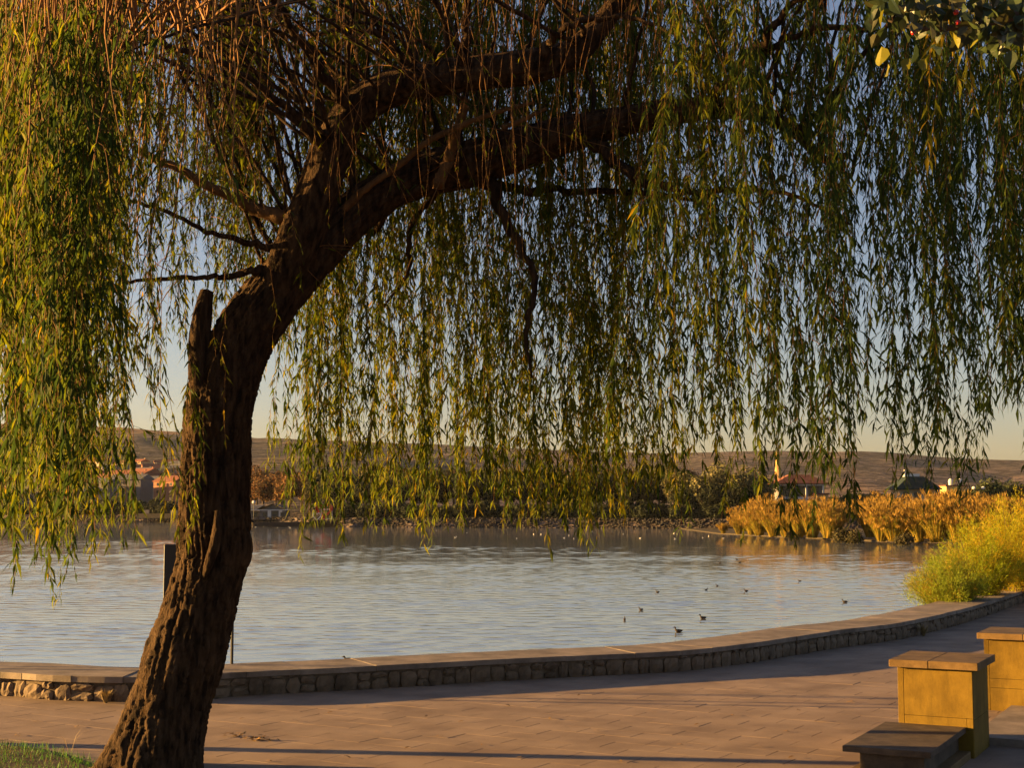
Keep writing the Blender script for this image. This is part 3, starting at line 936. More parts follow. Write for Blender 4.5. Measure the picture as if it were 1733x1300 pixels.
# green trees behind the reeds
for px, dy, s, lab in ((1330, 18, .55, 'small green tree before the red roofed building, left'), (1408, 30, .62, 'olive bush like tree right of the red roofed building'), (1440, 26, .7, 'olive green tree midway between the two roofed buildings'), (1475, 30, .72, 'olive green tree close left of the green roofed building'), (1500, 22, .58, 'low green tree before the left end of the green roof'), (1602, 30, .62, 'low green tree close right of the green roofed building'), (1625, 40, .80, 'green tree below the pair of white tanks'), (1650, 45, .88, 'green tree behind the twin globe lamp'), (1678, 36, 1.05, 'tallest green tree right of the twin globe lamp'), (1700, 44, 1.0, 'round green tree third from the right edge'), (1722, 38, .98, 'round green tree near the right edge of the picture'), (1750, 42, 1.0, 'round green tree cut by the right edge of the picture')):
    far_tree('green', px, 250 + dy, s, lab, 'green trees behind the reeds')
for i, px in enumerate(np.arange(1310, 1760, 22.0)):
    far_tree('gbush', px + rng.uniform(-6, 6), 262 + rng.uniform(0, 8), rng.uniform(.9, 1.4), f'low green bush just behind the reeds, {ordw(i)} counted from the minaret', 'green bushes behind the reeds', 'bush')
# dark hedge along the left bank
for i, px in enumerate(np.arange(-40, 320, 15.0)):
    far_tree('bush', px + rng.uniform(-4, 4), float(ip(px, SHORE)) + rng.uniform(7, 14), rng.uniform(1.1, 1.6), f'dark bush below the hillside houses, {ordw(23 - i)} from the willow trunk', 'dark bushes on the left bank', 'bush')

# ------------------------------------------------------------------ buildings
M['cream'] = mat('cream_render', (.50, .40, .27), .85, var=.12, scale=.6, spec=.1)
M['buff'] = mat('buff_render', (.40, .28, .17), .85, var=.12, scale=.6, spec=.1)
M['redbrick'] = mat('red_render', (.28, .13, .08), .85, var=.15, scale=.6, spec=.1)
M['grey'] = mat('grey_render', (.16, .15, .15), .85, var=.12, scale=.6, spec=.1)
M['white'] = mat('white_paint', (.62, .60, .56), .6, var=.06, scale=1, spec=.2)
M['tile'] = mat('roof_tile', (.22, .09, .055), .85, var=.25, scale=1.5, spec=.1)
M['greyroof'] = mat('grey_roof', (.11, .11, .115), .8, var=.2, scale=1.2, spec=.15)
M['greenroof'] = mat('green_roof', (.018, .030, .025), .7, var=.2, scale=1.2, spec=.2)
M['pane'] = mat('window_glass', (.02, .025, .03), .12, spec=.5)
M['tan'] = mat('tan_stone', (.52, .33, .13), .8, var=.12, scale=1, spec=.1)
M['wood'] = mat('dock_wood', (.42, .26, .10), .8, var=.2, scale=2, spec=.1)
M['darkwood'] = mat('dark_deck', (.045, .035, .03), .8, var=.3, scale=2, spec=.1)
M['red'] = mat('red_paint', (.50, .012, .012), .45, spec=.35)
M['berry'] = mat('red_berry', (.40, .02, .015), .3, spec=.5)

def gable(mb, w, d, z, h, ov):
    x, y = w / 2 + ov, d / 2 + ov
    t = .18
    V = [(-x, -y, z), (x, -y, z), (x, y, z), (-x, y, z), (-x, 0, z + h), (x, 0, z + h), (-x, -y, z - t), (x, -y, z - t), (x, y, z - t), (-x, y, z - t)]
    mb.add(V, [(0, 1, 5, 4), (2, 3, 4, 5), (0, 4, 3), (1, 2, 5), (6, 9, 8, 7), (0, 6, 7, 1), (1, 7, 8, 2), (2, 8, 9, 3), (3, 9, 6, 0)])
def hip(mb, w, d, z, h, ov, top=.35):
    x, y = w / 2 + ov, d / 2 + ov
    u, v = max(x - y * (1 - top * .6), .4), y * top
    t = .2
    V = [(-x, -y, z), (x, -y, z), (x, y, z), (-x, y, z), (-u, -v, z + h), (u, -v, z + h), (u, v, z + h), (-u, v, z + h), (-x, -y, z - t), (x, -y, z - t), (x, y, z - t), (-x, y, z - t)]
    mb.add(V, [(0, 1, 5, 4), (1, 2, 6, 5), (2, 3, 7, 6), (3, 0, 4, 7), (4, 5, 6, 7), (8, 11, 10, 9), (0, 8, 9, 1), (1, 9, 10, 2), (2, 10, 11, 3), (3, 11, 8, 0)])
def house_proto(w, d, h, rh, wallm, roofm, storeys, flat=False):
    root = empty('house')
    mb = MB(); mb.box((0, 0, -4), (w, d, h + 4)); 
    if not flat:
        mb.add([(-w / 2, -d / 2, h), (-w / 2, d / 2, h), (-w / 2, 0, h + rh * .9), (w / 2, -d / 2, h), (w / 2, d / 2, h), (w / 2, 0, h + rh * .9)], [(0, 2, 1), (3, 4, 5)])
    mb.build('wall', M[wallm], root)
    mb = MB()
    if flat: mb.box((0, 0, h + .002), (w + .5, d + .5, .3)); mb.box((w * .2, 0, h + .31), (w * .35, d * .4, 1.5))
    else: gable(mb, w, d, h + .002, rh, .5)
    rf = mb.build('roof', M[roofm], root)
    mb = MB(); mb.box((w * .28, d * .18, h + .2), (.6, .6, rh + .5)); mb.build('chimney', M[wallm], rf)
    wd = mesh_data('window', *box_geo((1.2, .08, 1.2)), M['pane'])
    for s in range(storeys):
        for x in (-w * .3, 0, w * .3):
            o = link('window', wd, root); o.location = (x, -d / 2 - .02, .9 + s * 2.9)
    return root
HP = [house_proto(10, 9, 5.6, 2.0, 'cream', 'tile', 2), house_proto(9, 8, 5.4, 1.8, 'buff', 'tile', 2), house_proto(12, 9, 8.6, 2.2, 'redbrick', 'tile', 3), house_proto(11, 9, 5.6, .3, 'cream', 'greyroof', 2, True), house_proto(14, 9, 8.6, 2, 'grey', 'greyroof', 3)]
HN = ['cream house with a tiled gable roof', 'buff house with a tiled gable roof', 'tall red block with a tiled roof', 'cream flat roofed house', 'grey block with a grey roof']
used = set()
def house(k, px, Y, rot, label, s=1.0):
    o = HP[k] if k not in used else copy_tree(HP[k])
    used.add(k)
    X = (px - 866.5) / F * Y
    o.location = (X, Y, float(terr(X, Y)) + .3); o.rotation_euler = (0, 0, rot); o.scale = (s, s, s)
    tag(o, label, 'house', 'houses on the left hillside')
rows = [(850, 452, (2, 4, 2, 4, 1, 2)), (842, 500, (4, 2, 1, 4, 2, 1)), (830, 560, (1, 0, 4, 1, 2, 0)), (818, 630, (0, 1, 3, 0, 1, 1)), (806, 700, (3, 0, 0, 3, 1, 0))]
rn = ['lowest', 'second lowest', 'middle', 'second highest', 'highest']
for r, (py, Y, ks) in enumerate(rows):
    for j in range(13):
        px = -6 + j * 25 + rng.uniform(-6, 6) + (r % 2) * 8
        if px > 312: continue
        k = ks[(j * 3 + r) % 6] if rng.random() < .8 else int(rng.integers(0, 5))
        where = 'between the hanging fronds and the trunk' if px > 195 else 'behind the left willow curtain'
        house(k, px, Y + rng.uniform(-18, 18), R(rng.uniform(-38, 25)), f'{HN[k]}, {ordw(12 - j)} from the trunk in the {rn[r]} row', rng.uniform(.62, .82))

for k in range(5):                              # a kind the draw left out is taken away again
    if k not in used:
        for o in [HP[k]] + list(HP[k].children_recursive): bpy.data.objects.remove(o)

# boathouse on its deck
def bldg(name, px, Y, z, label, cat):
    X = (px - 866.5) / F * Y
    root = empty(name, (X, Y, z)); tag(root, label, cat); return root
def bx(root, name, material, boxes, chm=0.0):
    mb = MB(); L = np.array(world_loc(root))
    for c, s in boxes: mb.box(np.array(c) + L, s, 0, chm)
    return mb.build(name, M[material], root)
bh = bldg('boathouse', 458, 303, -.1, 'low grey boathouse with a shallow gable on the far left bank', 'boathouse')
L = world_loc(bh)
bx(bh, 'wall', 'grey', [((1.0, 1, .5), (5.6, 5, 1.9)), ((-3.6, 1.6, .5), (3.4, 4, 1.7))])
mb = MB(); V = [(-5.8, -2.2, 2.45), (1.0 - 3.6, -2.2, 2.45), (1.0, -2.2, 3.75), (4.6, -2.2, 2.45), (4.6, 4, 2.45), (1, 4, 3.75), (-2.6, 4, 2.45), (-5.8, 4, 2.45), (-5.6, 1, 3.4), (-1, 1, 3.6)]
mb.add(np.array(V) + L, [(1, 2, 5, 6), (2, 3, 4, 5), (0, 1, 9, 8), (8, 9, 6, 7), (0, 8, 7)])
mb.add(np.array([(-1.6, -1.48, 2.4), (3.7, -1.48, 2.4), (1.0, -1.48, 3.55)]) + L, [(0, 1, 2)])
mb.build('roof', M['greyroof'], bh)
bx(bh, 'fascia', 'white', [((1.0, -2.26, 2.33), (7.3, .1, .16)), ((-4.2, -2.26, 2.33), (3.0, .1, .14))])
bx(bh, 'door', 'pane', [((1.4, -1.55, .5), (1.3, .1, 1.7))])
for x in (-.7, 3.0, -4.5, -3.0): bx(bh, 'window', 'pane', [((x, -1.55 if x > -2 else -.45, 1.0), (.9, .1, .9))])
bx(bh, 'panel', 'white', [((2.55, -1.53, .55), (.7, .06, 1.75)), ((.2, -1.53, .55), (.7, .06, 1.75))])
bx(bh, 'deck', 'darkwood', [((0, -.5, .2), (14, 7, .28))])
for x in np.arange(-6.5, 7, 1.6): bx(bh, 'piling', 'darkwood', [((x, -3.7, -1.6), (.22, .22, 2.6))])
bx(bh, 'railing', 'darkwood', [((0, -3.9, .95), (14, .06, .07)), ((0, -3.9, .72), (14, .05, .05))])
sg = bldg('deck_lamp', 431, 300, .37, 'lamp with round white shade on the boathouse deck', 'lamp')
mb = MB(); mb.tube([(0, 0, 0) + world_loc(sg), (0, 0, 3.3) + world_loc(sg)], .06, 6); mb.build('pole', M['black'], sg)
mb = MB(); mb.tube([(0, 0, 3.25) + world_loc(sg), (0, 0, 3.4) + world_loc(sg), (0, 0, 3.8) + world_loc(sg), (0, 0, 3.95) + world_loc(sg)], [.1, .35, .35, .1], 8); mb.build('lamp_shade', M['white'], sg)

# heart sculpture: a big red heart outline with a smaller white one before it
def heart(w, depth, th, c):
    t = np.linspace(0, 2 * np.pi, 48, endpoint=False)
    x = 16 * np.sin(t) ** 3; z = 13 * np.cos(t) - 5 * np.cos(2 * t) - 2 * np.cos(3 * t) - np.cos(4 * t)
    P = np.stack([x, z], 1) / 32 * w
    nn = nrm(np.stack([np.gradient(P[:, 1]), -np.gradient(P[:, 0])], 1)); 
    Q = P - np.array([0, P[:, 1].mean()]); Q = P * (1 - 2 * th / w)
    n = len(t); V = []
    for y in (-depth / 2, depth / 2):
        for A in (P, Q): V += [(a, y, b) for a, b in A]
    V = np.array(V) + np.array(c)
    Fc = []
    for i in range(n):
        j = (i + 1) % n
        Fc += [(i, j, n + j, n + i), (2 * n + j, 2 * n + i, 3 * n + i, 3 * n + j), (j, i, 2 * n + i, 2 * n + j), (n + i, n + j, 3 * n + j, 3 * n + i)]
    return V, Fc
hs = bldg('heart_sculpture', 546, 284, .0, 'red heart shaped frame sculpture with a smaller white heart on the far bank', 'sculpture')
L = world_loc(hs)
for nm, m_, w, th, c in (('red_heart', 'red', 3.5, .62, (.45, 0, 2.3)), ('white_heart', 'white', 1.9, .28, (-.9, -.5, 1.15))):
    mb = MB(); mb.add(*heart(w, .35, th, np.array(c) + L)); mb.build(nm, M[m_], hs)
bx(hs, 'white_frame', 'white', [((-.1, .3, .6), (.14, .14, 1.9)), ((2.0, .3, .6), (.14, .14, 1.9)), ((.95, .3, 2.35), (2.3, .14, .3)), ((.95, .3, .55), (2.3, .14, .14))])
bx(hs, 'base', 'darkwood', [((.3, 0, -.2), (5.5, 1.6, .5))])

# quay under boathouse and heart
o = MB().box((float((520 - 866.5) / F * 287), 287.5, -1.6), (21, 3, 1.55)).build('quay', M['darkwood']); tag(o, kind='structure')

# lit timber landing stage on the left bank
dk = bldg('landing_stage', 272, 362, -.4, 'long sunlit timber landing stage on the stones of the left bank', 'landing stage')
L = world_loc(dk)
for i in range(7): bx(dk, 'plank', 'wood', [((-4.6 + i * 1.55, -1, .55), (1.5, .12, 1.0))])
bx(dk, 'deck', 'wood', [((0, .2, 1.56), (11.4, 2.6, .12))])
for x in np.arange(-5, 5.5, 2): bx(dk, 'piling', 'darkwood', [((x, -1.2, -1.6), (.2, .2, 2.2))])
bx(dk, 'cabin', 'cream', [((-3.4, .6, 1.69), (1.2, 1.0, .9)), ((3.6, .4, 1.69), (1.6, 1.2, .8))])

# red-roofed building, green-roofed building
rb = bldg('pavilion', 1352, 282, .4, 'two storey pavilion with red hipped roof and white verandah posts behind the reeds', 'building')
L = world_loc(rb)
bx(rb, 'wall', 'grey', [((0, 2, 0), (8.6, 6, 7.2))])
mb = MB(); hip(mb, 9.6, 7.5, 0, 1.7, .5); mb.V = [v + L + np.array([0, 1.6, 7.22]) for v in mb.V]; mb.build('roof', M['tile'], rb)
for x in (-4.4, -1.6, .9, 4.2): bx(rb, 'post', 'white', [((x, -2.0, 0), (.28, .28, 7.0))])
bx(rb, 'balcony', 'white', [((0, -2.0, 4.1), (9.2, .35, .42))]); bx(rb, 'eaves_beam', 'white', [((0, -2.05, 6.72), (9.3, .32, .3))])
for x in (-3.0, -.3, 2.5):
    for z in (.8, 4.7): bx(rb, 'window', 'pane', [((x, -1.03, z), (1.9, .1, 1.8))])
tw = bldg('annexe', 1388, 276, .4, 'small ochre flat annexe at the right end of the red roofed pavilion', 'building')
bx(tw, 'wall', 'tan', [((0, 0, 0), (2.2, 2.6, 4.9))]); bx(tw, 'roof', 'tile', [((0, 0, 4.91), (2.6, 3, .3))])
gb = bldg('green_roofed_house', 1547, 280, .4, 'house with dark green mansard roof and cream walls behind the reeds', 'building')
L = world_loc(gb)
bx(gb, 'wall', 'cream', [((0, 1.5, 0), (7.0, 6, 6.1))])
mb = MB(); hip(mb, 7.4, 7, 0, 2.4, .8, .5); mb.V = [v + L + np.array([0, 1.5, 6.12]) for v in mb.V]; mb.build('roof', M['greenroof'], gb)
bx(gb, 'roof_lantern', 'white', [((-.4, 1.5, 8.53), (3.0, 2, .55)), ((-1.5, 1.5, 9.1), (.35, .35, .8))])
for x in (-2.2, 0, 2.2):
    for z in (1.2, 3.8): bx(gb, 'window', 'pane', [((x, -1.53, z), (1.3, .1, 1.7))])
# tan minaret
mt = bldg('minaret', 1316, 520, 9, 'slender sunlit tan minaret rising behind the red roofed pavilion', 'minaret')
L = world_loc(mt)
for nm, m_, p, r in (('shaft', 'tan', [(0, 0, -9), (0, 0, 3), (0, 0, 12.6)], [1.5, 1.2, .95]), ('balcony', 'tan', [(0, 0, 12.61), (0, 0, 13.1), (0, 0, 13.9)], [1.0, 1.5, 1.5]), ('spire', 'greyroof', [(0, 0, 13.92), (0, 0, 15.4), (0, 0, 19)], [.6, .6, .04])):
    mb = MB(); mb.tube(np.array(p) + L, r, 10); mb.build(nm, M[m_], mt)
# block with two white roof tanks
tb = bldg('apartment_block', 1612, 540, 4, 'low ochre block with two round white tanks on its roof', 'building')
L = world_loc(tb)
bx(tb, 'wall', 'tan', [((0, 0, -4), (8, 8, 10.6)), ((-5, 2, -4), (5, 6, 8.0))]); bx(tb, 'roof', 'tile', [((0, 0, 6.61), (8.6, 8.6, .5))])
for x in (-1.7, 1.9):
    mb = MB(); mb.tube(np.array([(x, -2, 7.12), (x, -2, 8.4), (x, -2, 9.2), (x, -2, 9.6)]) + L, [.7, .9, .7, .25], 10); mb.build('tank', M['white'], tb)
# twin globe lamp, flag pole
lp = bldg('twin_globe_lamp', 1654, 262, .6, 'thin lamp post with two white globes behind the reeds', 'lamp post')
L = world_loc(lp)
mb = MB(); mb.tube(np.array([(0, 0, 0), (0, 0, 5.6)]) + L, .07, 6); mb.tube(np.array([(-.9, 0, 5.5), (.9, 0, 5.5)]) + L, .05, 6); mb.build('pole', M['black'], lp)
for x in (-.85, .85):
    mb = MB(); mb.tube(np.array([(x, 0, 5.56), (x, 0, 5.72), (x, 0, 5.98), (x, 0, 6.14)]) + L, [.12, .36, .36, .12], 8); mb.build('globe', M['white'], lp)
wp = bldg('white_pole', 1564, 262, .5, 'short white pole right of the green roofed house', 'pole')
mb = MB(); mb.tube(np.array([(0, 0, 0), (0, 0, 4.4)]) + world_loc(wp), .11, 6); mb.build('shaft', M['white'], wp)

# ------------------------------------------------------------------ water birds
M['feather'] = mat('dark_plumage', (.022, .018, .016), .7, col2=(.05, .038, .03), scale=12, spec=.2)
M['whitef'] = mat('white_plumage', (.45, .44, .42), .7, spec=.2)
def bird_data(m_, neck=1.0):
    p = catmull([(-.19, 0, .075), (-.13, 0, .06), (-.03, 0, .045), (.07, 0, .05), (.125, 0, .085), (.138, 0, .13 * neck), (.142, 0, .17 * neck + .01), (.17, 0, .195 * neck + .01), (.205, 0, .19 * neck + .01), (.25, 0, .178 * neck + .01)], 3)
    r = np.interp(np.linspace(0, 9, len(p)), range(10), [.008, .045, .078, .075, .045, .028, .028, .033, .022, .004])
    V, Fc = tube_geo(p, r, 10)
    return mesh_data('bird', V, Fc, m_, smooth=True)
BD_ = bird_data(M['feather']); BL = bird_data(M['feather'], .75); BW_ = bird_data(M['whitef'], .8)
birds = [(590, 1119.5, 180, 1.0, 'dark coot swimming close beyond the low wall, nearest of all the birds'), (1148.6, 1070, 175, 1.0, 'dark water bird nearest the wall in the right half of the lake'), (1190, 1047.5, 185, .95, 'slim necked grebe second nearest to the wall right of centre'),
         (1057, 1050, 90, .9, 'dark grebe seen end on, leftmost of the lower group'), (1085, 1033, 170, .85, 'small dark grebe above the end on one at left of the group'), (1113, 1003, 160, .85, 'tiny dark grebe at the upper left of the group'), (1430, 1020, 180, 1.0, 'dark water bird swimming alone at the far right of the lake'),
         (1263, 1001.5, 185, .9, 'grebe to the right in the middle row of birds'), (1195, 999, 20, .8, 'low swimming bird at the left of the middle row'), (1214, 992, 175, .7, 'small bird just above the low swimming one'), (1353.6, 984.5, 180, .8, 'bird alone between the middle row and the reeds'),
         (1252, 952.5, 5, .85, 'larger bird of the distant pair near the reeds'), (1247, 947.5, 180, .7, 'smaller bird of the distant pair near the reeds'), (1218.5, 954, 180, .75, 'tiny bird left of the distant pair'), (1362.6, 948.5, 180, .65, 'tiny distant bird straight before the fan shaped reeds')]
for q, (px, py, a_, s, lab) in enumerate(birds):
    o = link('water_bird', BL if q in (0, 8) else BD_); o.location = ground(px, py, WZ + .01); o.rotation_euler = (0, 0, R(a_ + rng.uniform(-12, 12)))
    k = s * (.72 if q in (0, 1, 2) else .62); o.scale = (k, k, k); tag(o, lab, 'water bird', 'dark water birds on the lake')
for k in range(26):
    px = rng.uniform(700, 1240); py = rng.uniform(896, 913)
    if k > 20: px, py = rng.uniform(430, 560), rng.uniform(891, 894)
    o = link('gull', BW_); o.location = ground(px, py, WZ + .01); o.rotation_euler = (0, 0, rng.uniform(0, 6.28)); o.scale = [rng.uniform(.5, .8)] * 3
    tag(o, 'tiny white gull floating on the dark water along the far bank', 'gull', 'white gulls along the far bank')

# ------------------------------------------------------------------ reeds
M['reed'] = mat('reed_stalk', (.3, .2, .06), .7, attr=True, transl=.3, spec=.2)
def reed_data(seed, n, h, spread, fan):
    g = np.random.default_rng(seed)
    V, Fc, C = [], [], []
    def blade(p, w, c):
        d = nrm(np.array([g.normal(), g.normal(), 0.])) * w
        b = len(V)
        for i, q in enumerate(p[:-1]): V.extend([q - d * (1 - i / len(p)), q + d * (1 - i / len(p))]); C.extend([c, c])
        V.append(p[-1]); C.append(c)
        for i in range(len(p) - 2): Fc.append((b + 2 * i, b + 2 * i + 1, b + 2 * i + 3)); Fc.append((b + 2 * i, b + 2 * i + 3, b + 2 * i + 2))
        k = b + 2 * (len(p) - 2); Fc.append((k, k + 1, k + 2))
    for i in range(n):
        a = g.uniform(0, 6.28); rr = spread * math.sqrt(g.random())
        d = np.array([math.cos(a), math.sin(a), 0])
        L = h * g.uniform(.5, 1.05) * (1 - .18 * (rr / spread) ** 2)
        lean = fan * (rr / spread) * g.uniform(.5, 1.3)
        p0 = d * rr * .26
        pts = [p0 + d * lean * L * t ** 1.5 + np.array([0, 0, L * t * (1 - .12 * lean * t)]) for t in (0, .4, .75, 1.0)]
        c = np.array([.38, .245, .022]) * g.uniform(.5, 1.2) if g.random() < .55 else np.array([.25, .22, .035]) * g.uniform(.5, 1.2)
        blade(pts, .022, c)
        for q in range(3):                      # leaves
            t = g.uniform(.25, .8); b0 = p0 + d * lean * L * t ** 1.5 + np.array([0, 0, L * t])
            aa = g.uniform(0, 6.28); dd = np.array([math.cos(aa), math.sin(aa), 0]); l = g.uniform(.4, .8)
            blade([b0, b0 + dd * l * .5 + np.array([0, 0, l * .55]), b0 + dd * l + np.array([0, 0, l * .5])], .028, c * np.array([.85, 1.05, .9]))
        if g.random() < .75:                     # plume
            pc = np.array([.30, .185, .035]) * g.uniform(.6, 1.3)
            for q in range(8):
                aa = g.uniform(0, 6.28); dd = np.array([math.cos(aa), math.sin(aa), 0]) * g.uniform(.05, .2)
                b0 = pts[-1] - np.array([0, 0, .3])
                blade([b0, b0 + dd + np.array([0, 0, .22]), b0 + dd * 1.6 + d * lean * .3 + np.array([0, 0, g.uniform(.3, .6)])], .042, pc)
    return mesh_data('reed_clump', np.array(V), np.array(Fc), M['reed'], col=np.array(C))
RD = [reed_data(31 + k, 300, 4.2, 2.0, (.50, .62, .75)[k]) for k in range(3)] + [reed_data(41, 320, 4.2, 1.6, .85), reed_data(42, 150, 2.0, 1.6, .6)]
M['sedge'] = mat('dark_sedge', (.05, .05, .02), .8, attr=True, spec=.1)
reeds = [(1228, 4, .55, 'low sparse reed tuft at the tip of the reed bank'), (1252, 0, .72, 'short golden reed clump second from the tip of the reed bank'), (1270, 1, .88, 'golden reed clump third from the tip of the reed bank'), (1290, 2, 1.0, 'golden reed clump fourth from the tip below the tan minaret'),
         (1312, 0, 1.02, 'golden reed clump directly under the minaret'), (1334, 1, 1.0, 'golden reed clump under the left half of the red roof'), (1356, 2, .98, 'golden reed clump under the middle of the red roof'), (1378, 0, 1.0, 'golden reed clump under the right end of the red roof'), (1398, 1, 1.02, 'leaning golden reed clump left of the dark hollow'),
         (1496, 3, .98, 'wide fan shaped reed clump with a bright narrow foot'), (1513, 3, .85, 'narrow golden reed clump touching the right side of the fan'), (1552, 1, 1.0, 'golden reed clump right of the second dark hollow'), (1590, 2, 1.02, 'bright reed clump rising straight behind the yellow shrub'), (1620, 0, 1.05, 'golden reed clump behind the top of the yellow shrub'), (1655, 1, 1.05, 'dusky reed clump second from the right edge'), (1690, 2, 1.08, 'dusky reed clump near the right edge')]
for px, k, s, lab in reeds:
    px += rng.uniform(-5, 5); s *= rng.uniform(.86, 1.2)
    py = float(ip(px, REEDPX)) - 2.5; p = ground(px, py, WZ + .3)
    o = link('reed_clump', RD[k]); o.location = p; o.rotation_euler = (rng.normal(0, .06), rng.normal(0, .08), rng.uniform(0, 6.28)); o.scale = (s * 1.05, s * 1.05, s * rng.uniform(.92, 1.18))
    tag(o, lab, 'reeds', 'golden reed clumps on the far bank')
for i in range(30):
    px = 1258 + i * 16.5 + rng.uniform(-7, 7)
    if 1424 < px < 1462 or 1530 < px < 1546: continue
    py = float(ip(px, REEDPX)) - 4.5 - rng.uniform(0, 3)
    p = ground(px, py, WZ + .3); p[1] += rng.uniform(1, 9); p[0] = (px - 866.5) / F * p[1]
    o = link('reed_clump', RD[int(rng.integers(0, 3))]); o.location = p; o.rotation_euler = (0, 0, rng.uniform(0, 6.28)); s = (rng.uniform(.8, 1.42)) * float(sm(1235, 1300, px) * .3 + .7); o.scale = (s, s, s)
    tag(o, f'golden reed clump of the second rank, {ordw(i)} from the tip of the reed bank', 'reeds', 'reed clumps behind the front rank')
for px, s, lab in ((1428, 1.0, 'dark low sedge mound filling the hollow left of the fan reeds'), (1450, .8, 'dark low sedge mound next to the foot of the fan reeds'), (1530, .75, 'dark low sedge mound right of the fan reeds'), (1341, .5, 'small dark sedge tuft at the water edge under the red roof')):
    p = ground(px, float(ip(px, REEDPX)) - .5, WZ + .25)
    cr = crown_mesh('sedge_mound', int(px), 1.9, 1.5, 1500, .13, [(.045, .042, .018), (.07, .055, .025), (.03, .03, .014)], .5, 8, M['sedge'])
    o = link('sedge_mound', cr); o.location = p; o.scale = (s, s, s); tag(o, lab, 'sedge')

# ------------------------------------------------------------------ feathery yellow shrub behind the wall on the right
M['tama'] = mat('feathery_leaf', (.3, .25, .03), .7, attr=True, transl=.5, spec=.1)
def tamarisk(px, py, Y, h, w, seed, label, n=150, tone=(.30, .225, .022)):
    g = np.random.default_rng(seed)
    b = at(px, py, Y)
    root = empty('feathery_shrub', b); tag(root, label, 'shrub', 'feathery yellow shrubs behind the wall')
    mb = MB(); P, Dn, Ck = [], [], []
    for i in range(n):
        a = g.uniform(0, 6.28); rr = w * math.sqrt(g.random()) ; d = np.array([math.cos(a), math.sin(a), 0])
        L = h * g.uniform(.55, 1.05) * (1 - .45 * (rr / w) ** 2)
        pts = np.array([d * rr * .25 + (d * rr * t ** 1.2) + np.array([0, 0, L * (t - .12 * t * t * (rr / w))]) + g.normal(0, .03, 3) for t in (0, .3, .6, .85, 1)])
        if i < 46: mb.tube(pts + b, [.012, .009, .006, .004, .002], 4)
        m = 150
        t = g.uniform(.12, 1, m) ** .8
        q = np.stack([np.interp(t, (0, .3, .6, .85, 1), pts[:, k]) for k in range(3)], 1)
        q += g.normal(0, .085, (m, 3))
        P.append(q); dn = nrm(np.array([0, 0, .75]) + d * .5 + g.normal(0, .55, (m, 3))); Dn.append(dn)
        Ck.append(np.tile(np.array(tone) * g.uniform(.6, 1.25) * (np.array([1.12, .88, .8]) if g.random() < .3 else np.array([.8, 1.05, .9])), (m, 1)))
    P, Dn, Ck = np.concatenate(P), np.concatenate(Dn), np.concatenate(Ck)
    L = g.uniform(.06, .17, len(P))[:, None]; sd = nrm(np.cross(Dn, g.normal(size=Dn.shape))) * .0065
    V = np.stack([P - sd, P + sd, P + Dn * L], 1).reshape(-1, 3)
    o = link('foliage', mesh_data('foliage', V, np.arange(len(V)).reshape(-1, 3), M['tama'], col=np.repeat(Ck * g.uniform(.75, 1.25, (len(Ck), 1)), 3, 0)), root); o['kind'] = 'stuff'
    mb.build('stem', M['trunk'], root)
tamarisk(1606, 1042, 40.5, 1.9, 1.0, 1, 'lowest feathery green yellow shrub leaning over the wall, left of its neighbours', 200, (.26, .25, .028))
tamarisk(1655, 1022, 43, 2.7, 1.15, 2, 'middle feathery yellow shrub behind the bend of the wall', 220, (.33, .30, .018))
tamarisk(1722, 1012, 45, 3.5, 1.35, 3, 'tallest feathery golden shrub cut by the right edge of the picture', 260, (.44, .32, .018))
tamarisk(1800, 1005, 47, 3.6, 1.4, 4, 'feathery golden shrub just beyond the right edge', 150, (.44, .32, .018))

# ================================================================== the weeping willow
TY = 16.5
def tp(px, py, Y, wpx):
    p = at(px, py, Y)
    return [p[0], p[1], p[2], wpx / 2 * Y / F]
wroot = empty('weeping_willow', (-4.15, TY, 0))
tag(wroot, 'large leaning weeping willow with rugged bark and long hanging yellow green fronds', 'willow tree')

